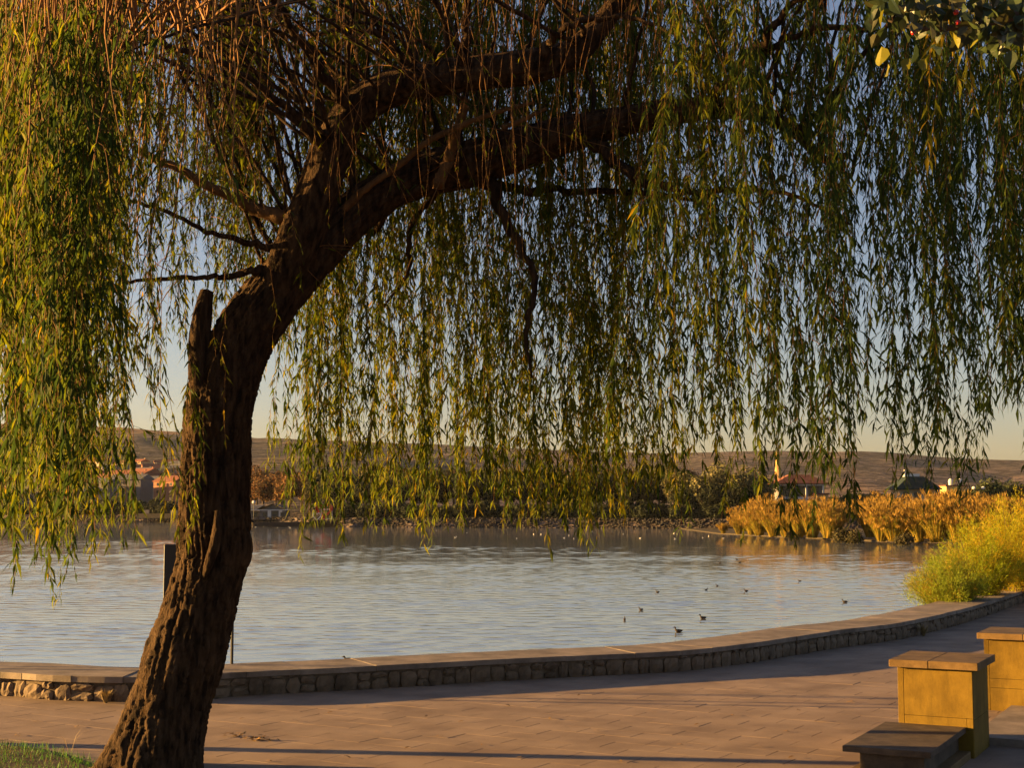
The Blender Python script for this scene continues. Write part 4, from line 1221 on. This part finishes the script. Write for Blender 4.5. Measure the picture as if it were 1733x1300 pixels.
def bark_tube(name, ctrl, m=14, step=.022, n=150, amp=.03, marks=(), flare=0.0, seed=0, freq=1.0):
    P, s = resample(catmull(ctrl, m), step)
    C, r = P[:, :3], P[:, 3]
    T, N, B = frames(C)
    th = np.linspace(0, 2 * np.pi, n, endpoint=False)
    ct, st = np.cos(th), np.sin(th)
    rr = r[:, None] * np.ones(n)[None]
    # coordinates for the ridge noise follow the twisting grain
    tw = s * .28
    q = np.stack([np.cos(th[None] + tw[:, None]) * r[:, None], np.sin(th[None] + tw[:, None]) * r[:, None], np.repeat(s[:, None], n, 1)], -1)
    w = fbm(q * np.array([3, 3, 1.6]) + seed, 2)[..., None] * .05
    f = np.array([13.0, 13.0, 1.35]) * freq
    n1 = perlin((q + w) * f + seed)
    n2 = perlin((q + w * .5) * f * np.array([1.9, 1.9, 1.7]) + 9 + seed)
    n3 = perlin(q * np.array([45, 45, 20]) + 3)
    ridge = np.clip(1 - np.abs(n1) / .42, 0, 1) * .85 + np.clip(1 - np.abs(n2) / .38, 0, 1) * .55
    ridge = ridge - .45 * np.clip(1 - np.abs(perlin(q * np.array([7, 7, 8]) + w * 20 + 31)) / .10, 0, 1)
    lump = fbm(q * np.array([1.9, 1.9, .9]) + seed + 4, 3)
    a = amp * np.clip(r / .3, .3, 1.25)
    h = (ridge - .7) * a[:, None] + lump * .10 * r[:, None] + n3 * .007 + perlin(q * np.array([80, 80, 30]) + 8) * .003
    # fluted roots
    if flare > 0:
        fl = np.exp(-s / .55)
        h = h + (flare * fl)[:, None] * (.55 + .45 * np.sin(5 * th + 1.3))[None] * r[:, None]
    for (ms, mt, ls, lt, mh) in marks:
        dt = (th - mt + np.pi) % (2 * np.pi) - np.pi
        h = h + mh * np.exp(-((s[:, None] - ms) / ls) ** 2 - (dt[None] / lt) ** 2)
    rr = rr + h
    V = C[:, None, :] + (N[:, None, :] * ct[None, :, None] + B[:, None, :] * st[None, :, None]) * rr[..., None]
    V = V.reshape(-1, 3)
    k = len(C)
    i = (np.arange(k - 1)[:, None] * n + np.arange(n)[None]).ravel()
    j = (np.arange(k - 1)[:, None] * n + (np.arange(n)[None] + 1) % n).ravel()
    Fq = np.stack([i, j, j + n, i + n], 1)
    # closed end
    V = np.vstack([V, C[-1] + T[-1] * r[-1] * .3])
    me = None
    tri = np.stack([(k - 1) * n + np.arange(n), (k - 1) * n + (np.arange(n) + 1) % n, np.full(n, len(V) - 1), np.full(n, len(V) - 1)], 1)
    F_all = [tuple(x) for x in Fq.tolist()] + [tuple(x[:3]) for x in tri.tolist()]
    return build(name, V, F_all, M['bark'], wroot, smooth=True)

# trunk and lower limb in one sweep
trunk = [tp(248, 1345, 16.5, 172), tp(262, 1290, 16.5, 152), tp(285, 1200, 16.5, 128), tp(312, 1110, 16.5, 126), tp(341, 1020, 16.5, 116), tp(360, 950, 16.5, 114), tp(362, 900, 16.5, 116), tp(363, 840, 16.5, 112), tp(364, 780, 16.5, 112), tp(368, 720, 16.5, 112),
         tp(380, 650, 16.5, 112), tp(407, 580, 16.5, 104), tp(442, 525, 16.5, 100), tp(487, 470, 16.55, 93), tp(535, 420, 16.6, 86), tp(590, 370, 16.65, 74), tp(650, 325, 16.7, 70), tp(715, 296, 16.75, 74), tp(790, 276, 16.75, 76), tp(870, 254, 16.7, 70), tp(960, 226, 16.6, 60), tp(1040, 208, 16.5, 52), tp(1130, 190, 16.3, 44), tp(1215, 182, 16.1, 36), tp(1290, 192, 16, 29), tp(1345, 222, 15.9, 22), tp(1385, 262, 15.8, 14), tp(1440, 300, 15.7, 7)]
bark_tube('trunk', trunk, marks=((2.55, 0, .22, .3, .0),), flare=.22, amp=.036, n=170, step=.02)
upper = [tp(440, 545, 16.45, 60), tp(478, 470, 16.4, 70), tp(510, 400, 16.3, 74), tp(540, 320, 16.2, 70), tp(566, 245, 16.1, 68), tp(605, 185, 16.0, 66), tp(660, 150, 15.9, 62), tp(740, 132, 15.8, 62), tp(820, 122, 15.7, 60), tp(900, 112, 15.6, 58), tp(965, 92, 15.6, 50), tp(1010, 50, 15.6, 40), tp(1060, -10, 15.5, 30), tp(1140, -60, 15.4, 18), tp(1240, -90, 15.3, 8)]
bark_tube('limb', upper, amp=.028, n=110, step=.026, seed=20)
bark_tube('limb', [tp(345, 690, 16.35, 40), tp(340, 640, 16.3, 42), tp(338, 580, 16.3, 38), tp(343, 530, 16.3, 32), tp(350, 492, 16.3, 22)], amp=.022, n=70, step=.022, seed=33)
# burl and torn strip of bark on the trunk
bark_tube('burl', [tp(402, 968, 16.45, 20), tp(408, 945, 16.42, 34), tp(409, 915, 16.42, 34), tp(404, 890, 16.45, 20)], amp=.02, n=60, step=.02, seed=50)
bark_tube('torn_bark', [tp(345, 985, 16.14, 6), tp(353, 955, 16.07, 15), tp(363, 925, 16.06, 19), tp(368, 895, 16.07, 17), tp(368, 865, 16.1, 9)], amp=.02, n=40, step=.02, seed=60, freq=1.6)

# limbs: traced ones, then filler branches out to the crown
nodes = []                      # points strands may hang from
def branch(ctrl, name='branch', n=8, m=8, wob=.02):
    P = catmull(ctrl, m)
    P[1:-1, :3] += rng.normal(0, wob, (len(P) - 2, 3)) * np.clip(P[1:-1, 3:4] * 20, .3, 1.2)
    P[:, 3] *= 1 + rng.normal(0, .05, len(P))
    V, Fc = tube_geo(P[:, :3], np.maximum(P[:, 3], .003), n)
    nodes.extend(P[2:, :3].tolist())
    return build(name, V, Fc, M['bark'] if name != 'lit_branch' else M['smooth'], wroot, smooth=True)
M['smooth'] = mat('sunlit_bark', (.05, .028, .012), .85, col2=(.16, .085, .035), scale=9, bump=.006, bscale=50, stretch=(1, 1, .5), spec=.15)  # paler than the main bark: sunlight on these branches put into the colour
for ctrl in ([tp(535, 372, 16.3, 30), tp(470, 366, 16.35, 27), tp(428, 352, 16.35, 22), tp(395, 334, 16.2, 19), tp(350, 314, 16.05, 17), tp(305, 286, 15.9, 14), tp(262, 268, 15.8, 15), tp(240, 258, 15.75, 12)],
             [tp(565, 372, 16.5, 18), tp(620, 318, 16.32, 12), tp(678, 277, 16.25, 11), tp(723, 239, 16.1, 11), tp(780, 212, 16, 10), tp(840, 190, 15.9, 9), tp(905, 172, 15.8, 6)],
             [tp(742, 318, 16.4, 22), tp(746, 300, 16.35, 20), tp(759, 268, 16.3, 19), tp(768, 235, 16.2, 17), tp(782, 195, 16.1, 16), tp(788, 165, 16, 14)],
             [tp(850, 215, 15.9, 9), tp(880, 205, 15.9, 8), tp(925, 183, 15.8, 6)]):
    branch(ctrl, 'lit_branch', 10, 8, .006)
for ctrl in ([tp(490, 480, 16.4, 34), tp(440, 458, 16.3, 17), tp(380, 470, 16.1, 11), tp(300, 470, 15.8, 8), tp(220, 478, 15.4, 6), tp(130, 510, 15, 7), tp(50, 530, 14.6, 4)],
             [tp(520, 440, 16.35, 30), tp(445, 415, 16.3, 14), tp(360, 395, 16, 9), tp(260, 350, 15.6, 7), tp(150, 330, 15.2, 5), tp(30, 335, 14.8, 6)],
             [tp(1000, 238, 16.5, 26), tp(1080, 300, 16.2, 17), tp(1160, 325, 15.8, 14), tp(1250, 322, 15.4, 10), tp(1340, 330, 15, 7), tp(1440, 380, 14.6, 4)],
             [tp(800, 300, 16.8, 24), tp(850, 318, 17.2, 18), tp(960, 322, 17.4, 13), tp(1090, 326, 17.6, 10), tp(1200, 345, 17.7, 5)],
             [tp(830, 300, 16.7, 22), tp(860, 380, 16.6, 16), tp(905, 470, 16.4, 12), tp(890, 560, 16.3, 8), tp(900, 640, 16.2, 4)],
             [tp(1180, 196, 16.05, 22), tp(1235, 130, 15.5, 19), tp(1290, 70, 15, 16), tp(1330, 20, 14.6, 12), tp(1400, -40, 14.2, 8)],
             [tp(1260, 105, 15.3, 14), tp(1320, 72, 15, 11), tp(1390, 48, 14.5, 12), tp(1480, 50, 14, 8)],
             [tp(760, 140, 15.7, 22), tp(790, 60, 15.4, 16), tp(783, -30, 15, 12), tp(770, -90, 14.6, 8)],
             [tp(600, 190, 15.9, 26), tp(540, 110, 15.4, 18), tp(490, 40, 15, 14), tp(430, -40, 14.4, 10), tp(330, -80, 13.6, 6)],
             [tp(560, 260, 16, 22), tp(480, 180, 15.4, 15), tp(380, 110, 14.7, 11), tp(260, 70, 14, 9), tp(130, 40, 13.2, 6)],
             [tp(700, 150, 15.8, 20), tp(660, 72, 15.8, 13), tp(600, 48, 15.8, 10), tp(520, 60, 15.8, 6)],
             [tp(690, 300, 16.6, 20), tp(640, 385, 17, 12), tp(600, 395, 17.4, 8), tp(520, 410, 17.8, 5)],
             [tp(900, 120, 15.5, 20), tp(940, 60, 15.2, 14), tp(985, 35, 15, 10), tp(1070, 30, 14.8, 8), tp(1150, 60, 14.6, 5)],
             [tp(780, 285, 16.7, 16), tp(700, 370, 17.2, 11), tp(690, 460, 17.4, 7), tp(650, 520, 17.6, 4)]):
    branch(ctrl)

def ztop(X, Y):
    d = max(Y, 6)
    return CAMZ + .43 * d + .35 * math.sin(X * .7) + .2 * math.sin(Y * 1.3 + X)
anchor = np.array(nodes)
limb_pts = resample(catmull(np.array(trunk)[13:], 6), .4)[0][:, :3].tolist() + resample(catmull(np.array(upper)[4:], 6), .4)[0][:, :3].tolist()
limb_pts = np.array(limb_pts)
def drange(px):
    if px < 290: return 9.2, 18.5
    if px < 470: return 16.9, 20
    if px < 1130: return 16.8, 21
    return 12.2, 18.5
for k in range(90):
    px = rng.uniform(-120, 1850)
    lo, hi = drange(px); lo = min(lo, 13.5)
    Y = rng.uniform(lo, hi)
    X = (px - 866.5) / F * Y
    z = ztop(X, Y) - rng.uniform(.1, .9)
    end = np.array([X, Y, z])
    dl = np.linalg.norm((limb_pts - end) * np.array([1, 1, .6]), axis=1) + rng.uniform(0, 5.5, len(limb_pts))
    st = limb_pts[np.argmin(dl)]
    mid = st * .5 + end * .5 + np.array([rng.normal(0, .3), rng.normal(0, .3), rng.uniform(.3, 1.0)])
    r0 = rng.uniform(.018, .038)
    branch([[*st, r0], [*(st * .75 + mid * .25 + rng.normal(0, .1, 3)), r0 * .85], [*mid, r0 * .6], [*(mid * .35 + end * .65 + np.array([0, 0, .12])), r0 * .4], [*end, .007]], 'branch', 6, 6, .03)
nodes_np = np.array(nodes)

# hanging fronds
ENV = [(-200, 880), (0, 905), (40, 965), (75, 890), (100, 905), (150, 850), (170, 900), (200, 980), (225, 920), (245, 935), (262, 860), (285, 790), (300, 640), (330, 600), (400, 620), (440, 600), (468, 640), (485, 800), (505, 850), (522, 858), (530, 838), (556, 842), (572, 885), (600, 835), (660, 912), (690, 890), (740, 855), (800, 885), (870, 880), (925, 895), (1000, 900), (1040, 870), (1090, 882), (1130, 810), (1150, 770), (1200, 735), (1250, 790), (1300, 765), (1345, 770), (1365, 838), (1405, 845), (1450, 780), (1500, 815), (1540, 785), (1580, 765), (1610, 690), (1645, 720), (1690, 670), (1733, 700), (1950, 690)]
LP, LD, LN, LL, LW, LC = [], [], [], [], [], []
TV, TF = [], []
tcount = 0
def twig_tube(P, r0, r1):
    global tcount
    k = len(P)
    r = np.linspace(r0, r1, k)
    T = nrm(np.gradient(P, axis=0))
    a = nrm(np.cross(T, np.array([.31, .9, .2]))); b = np.cross(T, a)
    V = np.concatenate([P + a * r[:, None], P + (-.5 * a + .866 * b) * r[:, None], P + (-.5 * a - .866 * b) * r[:, None]])
    i = np.arange(k - 1)
    for u, v in ((0, 1), (1, 2), (2, 0)):
        TF.append(np.stack([u * k + i, v * k + i, v * k + i + 1, u * k + i + 1], 1) + tcount)
    TV.append(V); tcount += 3 * k
PALE_ = np.array([(.037, .064, .012), (.074, .105, .009), (.135, .148, .006), (.205, .185, .006), (.28, .175, .008)])
def leaves_on(P, t0, dens, size, tone, t1=1.0):
    L = np.concatenate([[0], np.cumsum(np.linalg.norm(np.diff(P, axis=0), axis=1))])
    tot = L[-1]
    m = int(tot * (t1 - t0) * dens)
    if m < 1: return
    s = np.sort(rng.uniform(t0, t1, m)) * tot
    C = np.stack([np.interp(s, L, P[:, k]) for k in range(3)], 1)
    T = nrm(np.stack([np.interp(np.minimum(s + .03, tot), L, P[:, k]) - np.interp(np.maximum(s - .03, 0), L, P[:, k]) for k in range(3)], 1))
    az = np.arange(m) * 2.4 + rng.uniform(0, 6.28) + rng.normal(0, .4, m)
    side = np.stack([np.cos(az), np.sin(az), np.zeros(m)], 1)
    an = np.abs(rng.normal(.58, .26, m))
    D = nrm(T * np.cos(an)[:, None] + side * np.sin(an)[:, None] + np.array([0, 0, -.30]) + rng.normal(0, .08, (m, 3)))
    N = nrm(np.cross(D, np.cross(side, D) + rng.normal(0, .5, (m, 3))))
    LP.append(C); LD.append(D); LN.append(N)
    ln = size * rng.uniform(.42, 1.32, m)
    LL.append(ln); LW.append(ln * rng.uniform(.065, .095, m))
    w = np.clip(rng.normal(tone, .9, m), 0, 3.99)
    k = w.astype(int); f = (w - k)[:, None]
    c = PALE_[k] * (1 - f) + PALE_[k + 1] * f
    LC.append(c * rng.uniform(.65, 1.25, (m, 1)))
nstr = 0
def frond(px, Y, py_bot, leafy, dens, size, subs, tone, thick=.005, top=None, t_lo=.1, lean=0.0):
    """one hanging frond: from the nearest branch up over and straight down, with side twigs"""
    global nstr
    nstr += 1
    X = (px - 866.5) / F * Y
    zb = at(px, py_bot, Y)[2]
    zt = ztop(X, Y) if top is None else top
    if zt < zb + .4: zt = zb + .4
    tpnt = np.array([X + rng.normal(0, .15), Y + rng.normal(0, .15), zt])
    dd = nodes_np - tpnt; dist = np.linalg.norm(dd * np.array([1, 1, 1.3]), axis=1)
    bnode = nodes_np[int(np.argmin(dist))]
    L = zt - zb
    sw = (rng.normal(0, .15, 2) + lean) * L ** .6
    k = max(8, int(L / .22))
    t = np.linspace(0, 1, k)
    if 490 < px < 565: sw = sw * .25
    if 130 < px < 292: sw[0] = -abs(sw[0]) * .8
    wob = np.cumsum(rng.normal(0, .022, (k, 2)), 0)
    P = np.stack([tpnt[0] + (X - tpnt[0]) * t + sw[0] * np.sin(t * 2.2) * t + wob[:, 0], tpnt[1] + (Y - tpnt[1]) * t + sw[1] * t * t + wob[:, 1], zt + (zb - zt) * t], 1)
    if dist.min() < 3.2:
        up = max(bnode[2], zt) + .12
        c = np.array([(bnode[0] + tpnt[0]) / 2, (bnode[1] + tpnt[1]) / 2, up])
        u = np.linspace(0, 1, 6, endpoint=False)[:, None]
        A = bnode * (1 - u) ** 2 + c * 2 * u * (1 - u) + tpnt * u * u
        twig_tube(np.vstack([A, P[:1]]), thick * 1.3, thick)
    twig_tube(P, thick, .0016)
    leaves_on(P, leafy, dens, size, tone)
    for q in range(subs):
        t0 = rng.uniform(min(t_lo + leafy * .7, .9), .95)
        i = int(t0 * (k - 1))
        l = min(rng.uniform(.3, 1.1), max(.2, P[i, 2] - zb + .15))
        a = rng.uniform(0, 6.28); o_ = (abs(rng.normal(0, .17)) + .03) * (.5 if 215 < px < 292 else 1)
        u = np.linspace(0, 1, 6)[:, None]
        d = np.array([math.cos(a), math.sin(a), 0])
        S = P[i] + d * o_ * np.sqrt(u) * np.array([1, 1, 1]) + np.array([0, 0, -1.]) * l * (u ** 1.15) + np.array([0, 0, .05]) * np.sin(u * 3.14)
        twig_tube(S, .0028, .0012)
        leaves_on(S, .12, dens * 1.05, size, tone + rng.normal(0, .25))
def env(px): return float(ip(px, ENV))
# clumped tassels: positions gather round cluster centres
def region(n, lo, hi, ncl, short, size, dens, leafy, tone, subs, spread=16):
    cl = np.linspace(lo, hi, ncl + 1)[:-1] + (hi - lo) / ncl * rng.uniform(.25, .75, ncl); co = rng.normal(0, 50, ncl); cln = rng.normal(0, .16, ncl); ct = rng.normal(0, .5, ncl); cy = rng.uniform(0, 1, ncl)
    for i in range(n):
        c = int(rng.integers(0, ncl)); inc = rng.random() < .78
        px = cl[c] + rng.normal(0, spread) if inc else rng.uniform(lo, hi)
        px = min(max(px, lo), hi)
        d0, d1 = drange(px)
        Y = rng.uniform(d0, d1)
        if inc: Y = d0 + (d1 - d0) * min(max(cy[c] + rng.normal(0, .14), 0), 1)
        e = env(px)
        if rng.random() < short:
            pb = rng.uniform(min(180, e - 100), e - 20)
        else:
            pb = e - abs(rng.normal(0, 55)) + 14 + (co[c] - (20 if px > 780 or px < 490 else -2) if inc else -25)
        frond(px, Y, pb, leafy * rng.uniform(.3, 1.5), dens, size, subs, tone + rng.normal(0, .3) + (ct[c] if inc else 0), lean=cln[c] if inc else 0)
region(225, -70, 172, 16, .50, .14, 28, .18, 1.05, 6)
region(22, 195, 282, 4, .75, .125, 26, .2, 1.3, 4, 10)
region(80, 330, 480, 9, 1.0, .13, 28, .1, 1.0, 4)
region(34, 285, 470, 8, .55, .12, 26, .3, 1.0, 2)
region(315, 499, 1135, 23, .42, .155, 28, .12, 1.35, 6, 15)
region(205, 1135, 1850, 20, .40, .15, 28, .14, .35, 6, 17)  # darker leaf tone on this side carries the crown's shade in the colour
# the leafy upper crown behind the limbs and over the left side
for i in range(215):
    px = rng.uniform(-80, 1100) if i < 95 else rng.uniform(-60, 440); Y = rng.uniform(16.8, 21.5)
    frond(px, Y, rng.uniform(120, 520) if px < 420 else rng.uniform(60, 330), .0, 27, .135, 5, 1.0, .005, None, 0)
# bare orange twigs before the limbs
for i in range(100):
    px = rng.uniform(480, 1230); Y = rng.uniform(13.2, 16.2)
    frond(px, Y, rng.uniform(150, 420) + (60 if px > 800 else 0) * rng.random(), .6, 4, .09, 0, 1.8, .006)
# thin twigs that cross at all angles
for i in range(230):
    for _t in range(40):
        b0 = nodes_np[int(rng.integers(0, len(nodes_np)))]
        qx, qy, _d = pix(b0)
        if -60 < qx < 1150 and -120 < qy < 480: break
    a = rng.uniform(0, 6.28); L = rng.uniform(.6, 2.4); el = rng.normal(.1, .6)
    d = np.array([math.cos(a) * math.cos(el), math.sin(a) * math.cos(el) * .6, math.sin(el)])
    u = np.linspace(0, 1, 9)[:, None]
    S = b0 + d * L * u + np.array([0, 0, -1.]) * L * rng.uniform(.1, .55) * u ** 2 + np.cumsum(rng.normal(0, .014, (9, 3)), 0)
    twig_tube(S, rng.uniform(.004, .009), .0018)
    leaves_on(S, .35, rng.uniform(2, 16), .12, 1.3)
# long bare whips on the left
for i in range(80):
    px = rng.uniform(-60, 420); Y = rng.uniform(8.8, 14)
    frond(px, Y, rng.uniform(250, 700) if px < 290 else rng.uniform(180, 380), .75, 12, .12, 1, 1.4, .010)
# a few sprays in front of the trunk and a near lit tassel at the upper right
for px, py, Y in ((352, 640, 14.8), (390, 745, 14.6), (372, 600, 14.9), (425, 560, 14.8), (462, 610, 17.6)):
    frond(px, Y, py, .8, 16, .11, 0, 2.2, .004)
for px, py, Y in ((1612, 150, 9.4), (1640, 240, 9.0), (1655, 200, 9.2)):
    frond(px, Y, py, .3, 30, .13, 2, 3.0, .004)  # yellower leaf tone gives the tassel its sunlit look
tw = build('twigs', np.concatenate(TV), np.concatenate(TF), M['twig'], wroot); tw['kind'] = 'stuff'

LP, LD, LN = np.concatenate(LP), np.concatenate(LD), np.concatenate(LN)
LL, LW, LC = np.concatenate(LL), np.concatenate(LW), np.concatenate(LC)
print('fronds', nstr, 'leaves', len(LP))
# the 300 leaves that show largest become leaf parts; the rest are one foliage part
px_, py_, dep_ = pix(LP + LD * LL[:, None] * .5)
vis = (px_ > 5) & (px_ < 1728) & (py_ > 5) & (py_ < 1200) & (dep_ > 1)
score = np.where(vis, LL * LW / dep_ ** 2, 0)
big = np.argsort(-score)[:300]
leaf_shape = np.array([(0, 0, 0), (.35, 1, .45), (.35, -1, .45), (.42, 0, 0), (.78, .55, -.4), (.78, -.55, -.4), (.8, 0, -.6), (1, 0, -1.5)])
leaf_faces = [(0, 3, 1), (0, 2, 3), (1, 3, 6, 4), (3, 2, 5, 6), (4, 6, 7), (6, 5, 7)]
lm = []
for q, c in enumerate(PALE_):
    lm.append(mesh_data('leaf', leaf_shape, leaf_faces, M['leaf'], col=np.tile(c, (8, 1))))
base_loc = Vector(wroot.location)
for i in big:
    X = LD[i]; Z = LN[i]; Yv = np.cross(Z, X); Yv = Yv / np.linalg.norm(Yv); Z = np.cross(X, Yv)
    k = int(np.argmin(((PALE_ - LC[i]) ** 2).sum(1)))
    o = link('leaf', lm[k], wroot)
    mw = Matrix(((X[0] * LL[i], Yv[0] * LW[i], Z[0] * LW[i], LP[i][0] - base_loc[0]), (X[1] * LL[i], Yv[1] * LW[i], Z[1] * LW[i], LP[i][1] - base_loc[1]), (X[2] * LL[i], Yv[2] * LW[i], Z[2] * LW[i], LP[i][2] - base_loc[2]), (0, 0, 0, 1)))
    o.matrix_basis = mw
rest = np.ones(len(LP), bool); rest[big] = False
P, D, N, Ln, Wd, Cc = LP[rest], LD[rest], LN[rest], LL[rest][:, None], LW[rest][:, None], LC[rest]
B = np.cross(N, D); B = nrm(B); N = np.cross(D, B)
V = np.stack([P, P + D * Ln * .42 + B * Wd + N * Wd * .4, P + D * Ln * .45, P + D * Ln * .42 - B * Wd + N * Wd * .4, P + D * Ln - N * Wd * 1.5], 1).reshape(-1, 3)
idx = np.arange(len(P))[:, None] * 5
Ft = np.concatenate([idx + np.array([0, 2, 1]), idx + np.array([0, 3, 2]), idx + np.array([1, 2, 4]), idx + np.array([2, 3, 4])])
fo = build('foliage', V, Ft, M['leaf'], wroot, col=np.repeat(Cc, 5, 0)); fo['kind'] = 'stuff'

# ------------------------------------------------------------------ fruit tree bough reaching in at the upper right
M['bleaf'] = mat('broad_leaf', (.05, .07, .02), .45, attr=True, transl=.35, spec=.4)
ft = empty('fruit_tree', (4.9, 5.2, 0)); tag(ft, 'broad leaved fruit tree bough with red berries reaching in at the upper right corner', 'fruit tree')
g = np.random.default_rng(77)
mb = MB(); mb.tube([(4.9, 5.2, -.1), (4.85, 5.3, 1.8), (4.6, 5.5, 3.6), (4.2, 5.7, 5.2)], [.16, .13, .10, .06], 10); mb.build('trunk', M['trunk'], ft)
def bpt(px, py, Y): return at(px, py, Y)
bo = catmull([(4.45, 5.6, 4.3), tuple(bpt(1850, -40, 6.0)), tuple(bpt(1733, 20, 6.1)), tuple(bpt(1640, 42, 6.15)), tuple(bpt(1560, 48, 6.2)), tuple(bpt(1490, 30, 6.25))], 6)
mb = MB(); mb.tube(bo, np.linspace(.035, .004, len(bo)), 8); mb.build('bough', M['trunk'], ft)
shape = np.array([(0, 0, 0), (.2, .32, .08), (.2, -.32, .08), (.5, .46, .10), (.5, -.46, .10), (.78, .3, .0), (.78, -.3, .0), (1.05, 0, -.12), (.25, 0, 0), (.52, 0, -.02), (.8, 0, -.06)])
faces = [(0, 8, 1), (0, 2, 8), (1, 8, 9, 3), (8, 2, 4, 9), (3, 9, 10, 5), (9, 4, 6, 10), (5, 10, 7), (10, 6, 7)]
bl_m = [mesh_data('leaf', shape, faces, M['bleaf'], col=np.tile(c, (11, 1))) for c in ((.028, .045, .014), (.04, .06, .016), (.05, .05, .016), (.17, .16, .012))]
def bleaf(p, s, k, d):
    d = nrm(np.array(d)); n_ = nrm(np.cross(d, nrm(g.normal(size=3)))); b_ = np.cross(n_, d)
    o = link('leaf', bl_m[k], ft)
    q = np.array(p) - np.array(ft.location)
    o.matrix_basis = Matrix(((d[0] * s, b_[0] * s * .75, n_[0] * s, q[0]), (d[1] * s, b_[1] * s * .75, n_[1] * s, q[1]), (d[2] * s, b_[2] * s * .75, n_[2] * s, q[2]), (0, 0, 0, 1)))
for i in range(270):
    px = 1745 - 270 * g.random() ** 1.2; py = 5 + g.normal(0, 26) + 30 * g.random() * (px > 1560)
    if px < 1540: py = min(py, 60)
    bleaf(bpt(px, min(py, 105), 6.15 + g.normal(0, .18)), g.uniform(.05, .095), int(g.integers(0, 3)), (g.normal(0, .6), g.normal(0, .6), -.7 + g.normal(0, .4)))
for px, py, s in ((1492, 78, .11), (1503, 108, .08), (1540, 98, .075), (1567, 98, .075), (1530, 30, .06), (1496, 15, .08), (1650, 60, .07), (1612, 52, .075)):
    bleaf(bpt(px, py, 6.0), s, 3, (-.3 + g.normal(0, .2), g.normal(0, .3), -1))
for px, py in ((1546, 54), (1621, 38), (1618, 20), (1702, 30)):
    p = bpt(px, py, 5.95)
    mb = MB(); mb.tube([p + np.array([0, 0, z]) for z in (-.012, -.009, 0, .009, .012)], [.003, .009, .0125, .009, .003], 10); be = mb.build('berry', M['berry'], ft, True)

# ------------------------------------------------------------------ thin evening haze
hm = bpy.data.materials.new('evening_air'); hm.use_nodes = True; ht = hm.node_tree; ht.nodes.clear()
hv = ht.nodes.new('ShaderNodeVolumePrincipled'); hv.inputs['Color'].default_value = (.86, .90, .98, 1); hv.inputs['Density'].default_value = .000026; hv.inputs['Anisotropy'].default_value = .2
hu = ht.nodes.new('ShaderNodeOutputMaterial'); ht.links.new(hv.outputs[0], hu.inputs['Volume'])
V, Fc = box_geo((6200, 4400, 175)); V = V + np.array([0, 2150, -4])
o = build('haze', V, Fc, hm); o['kind'] = 'stuff'
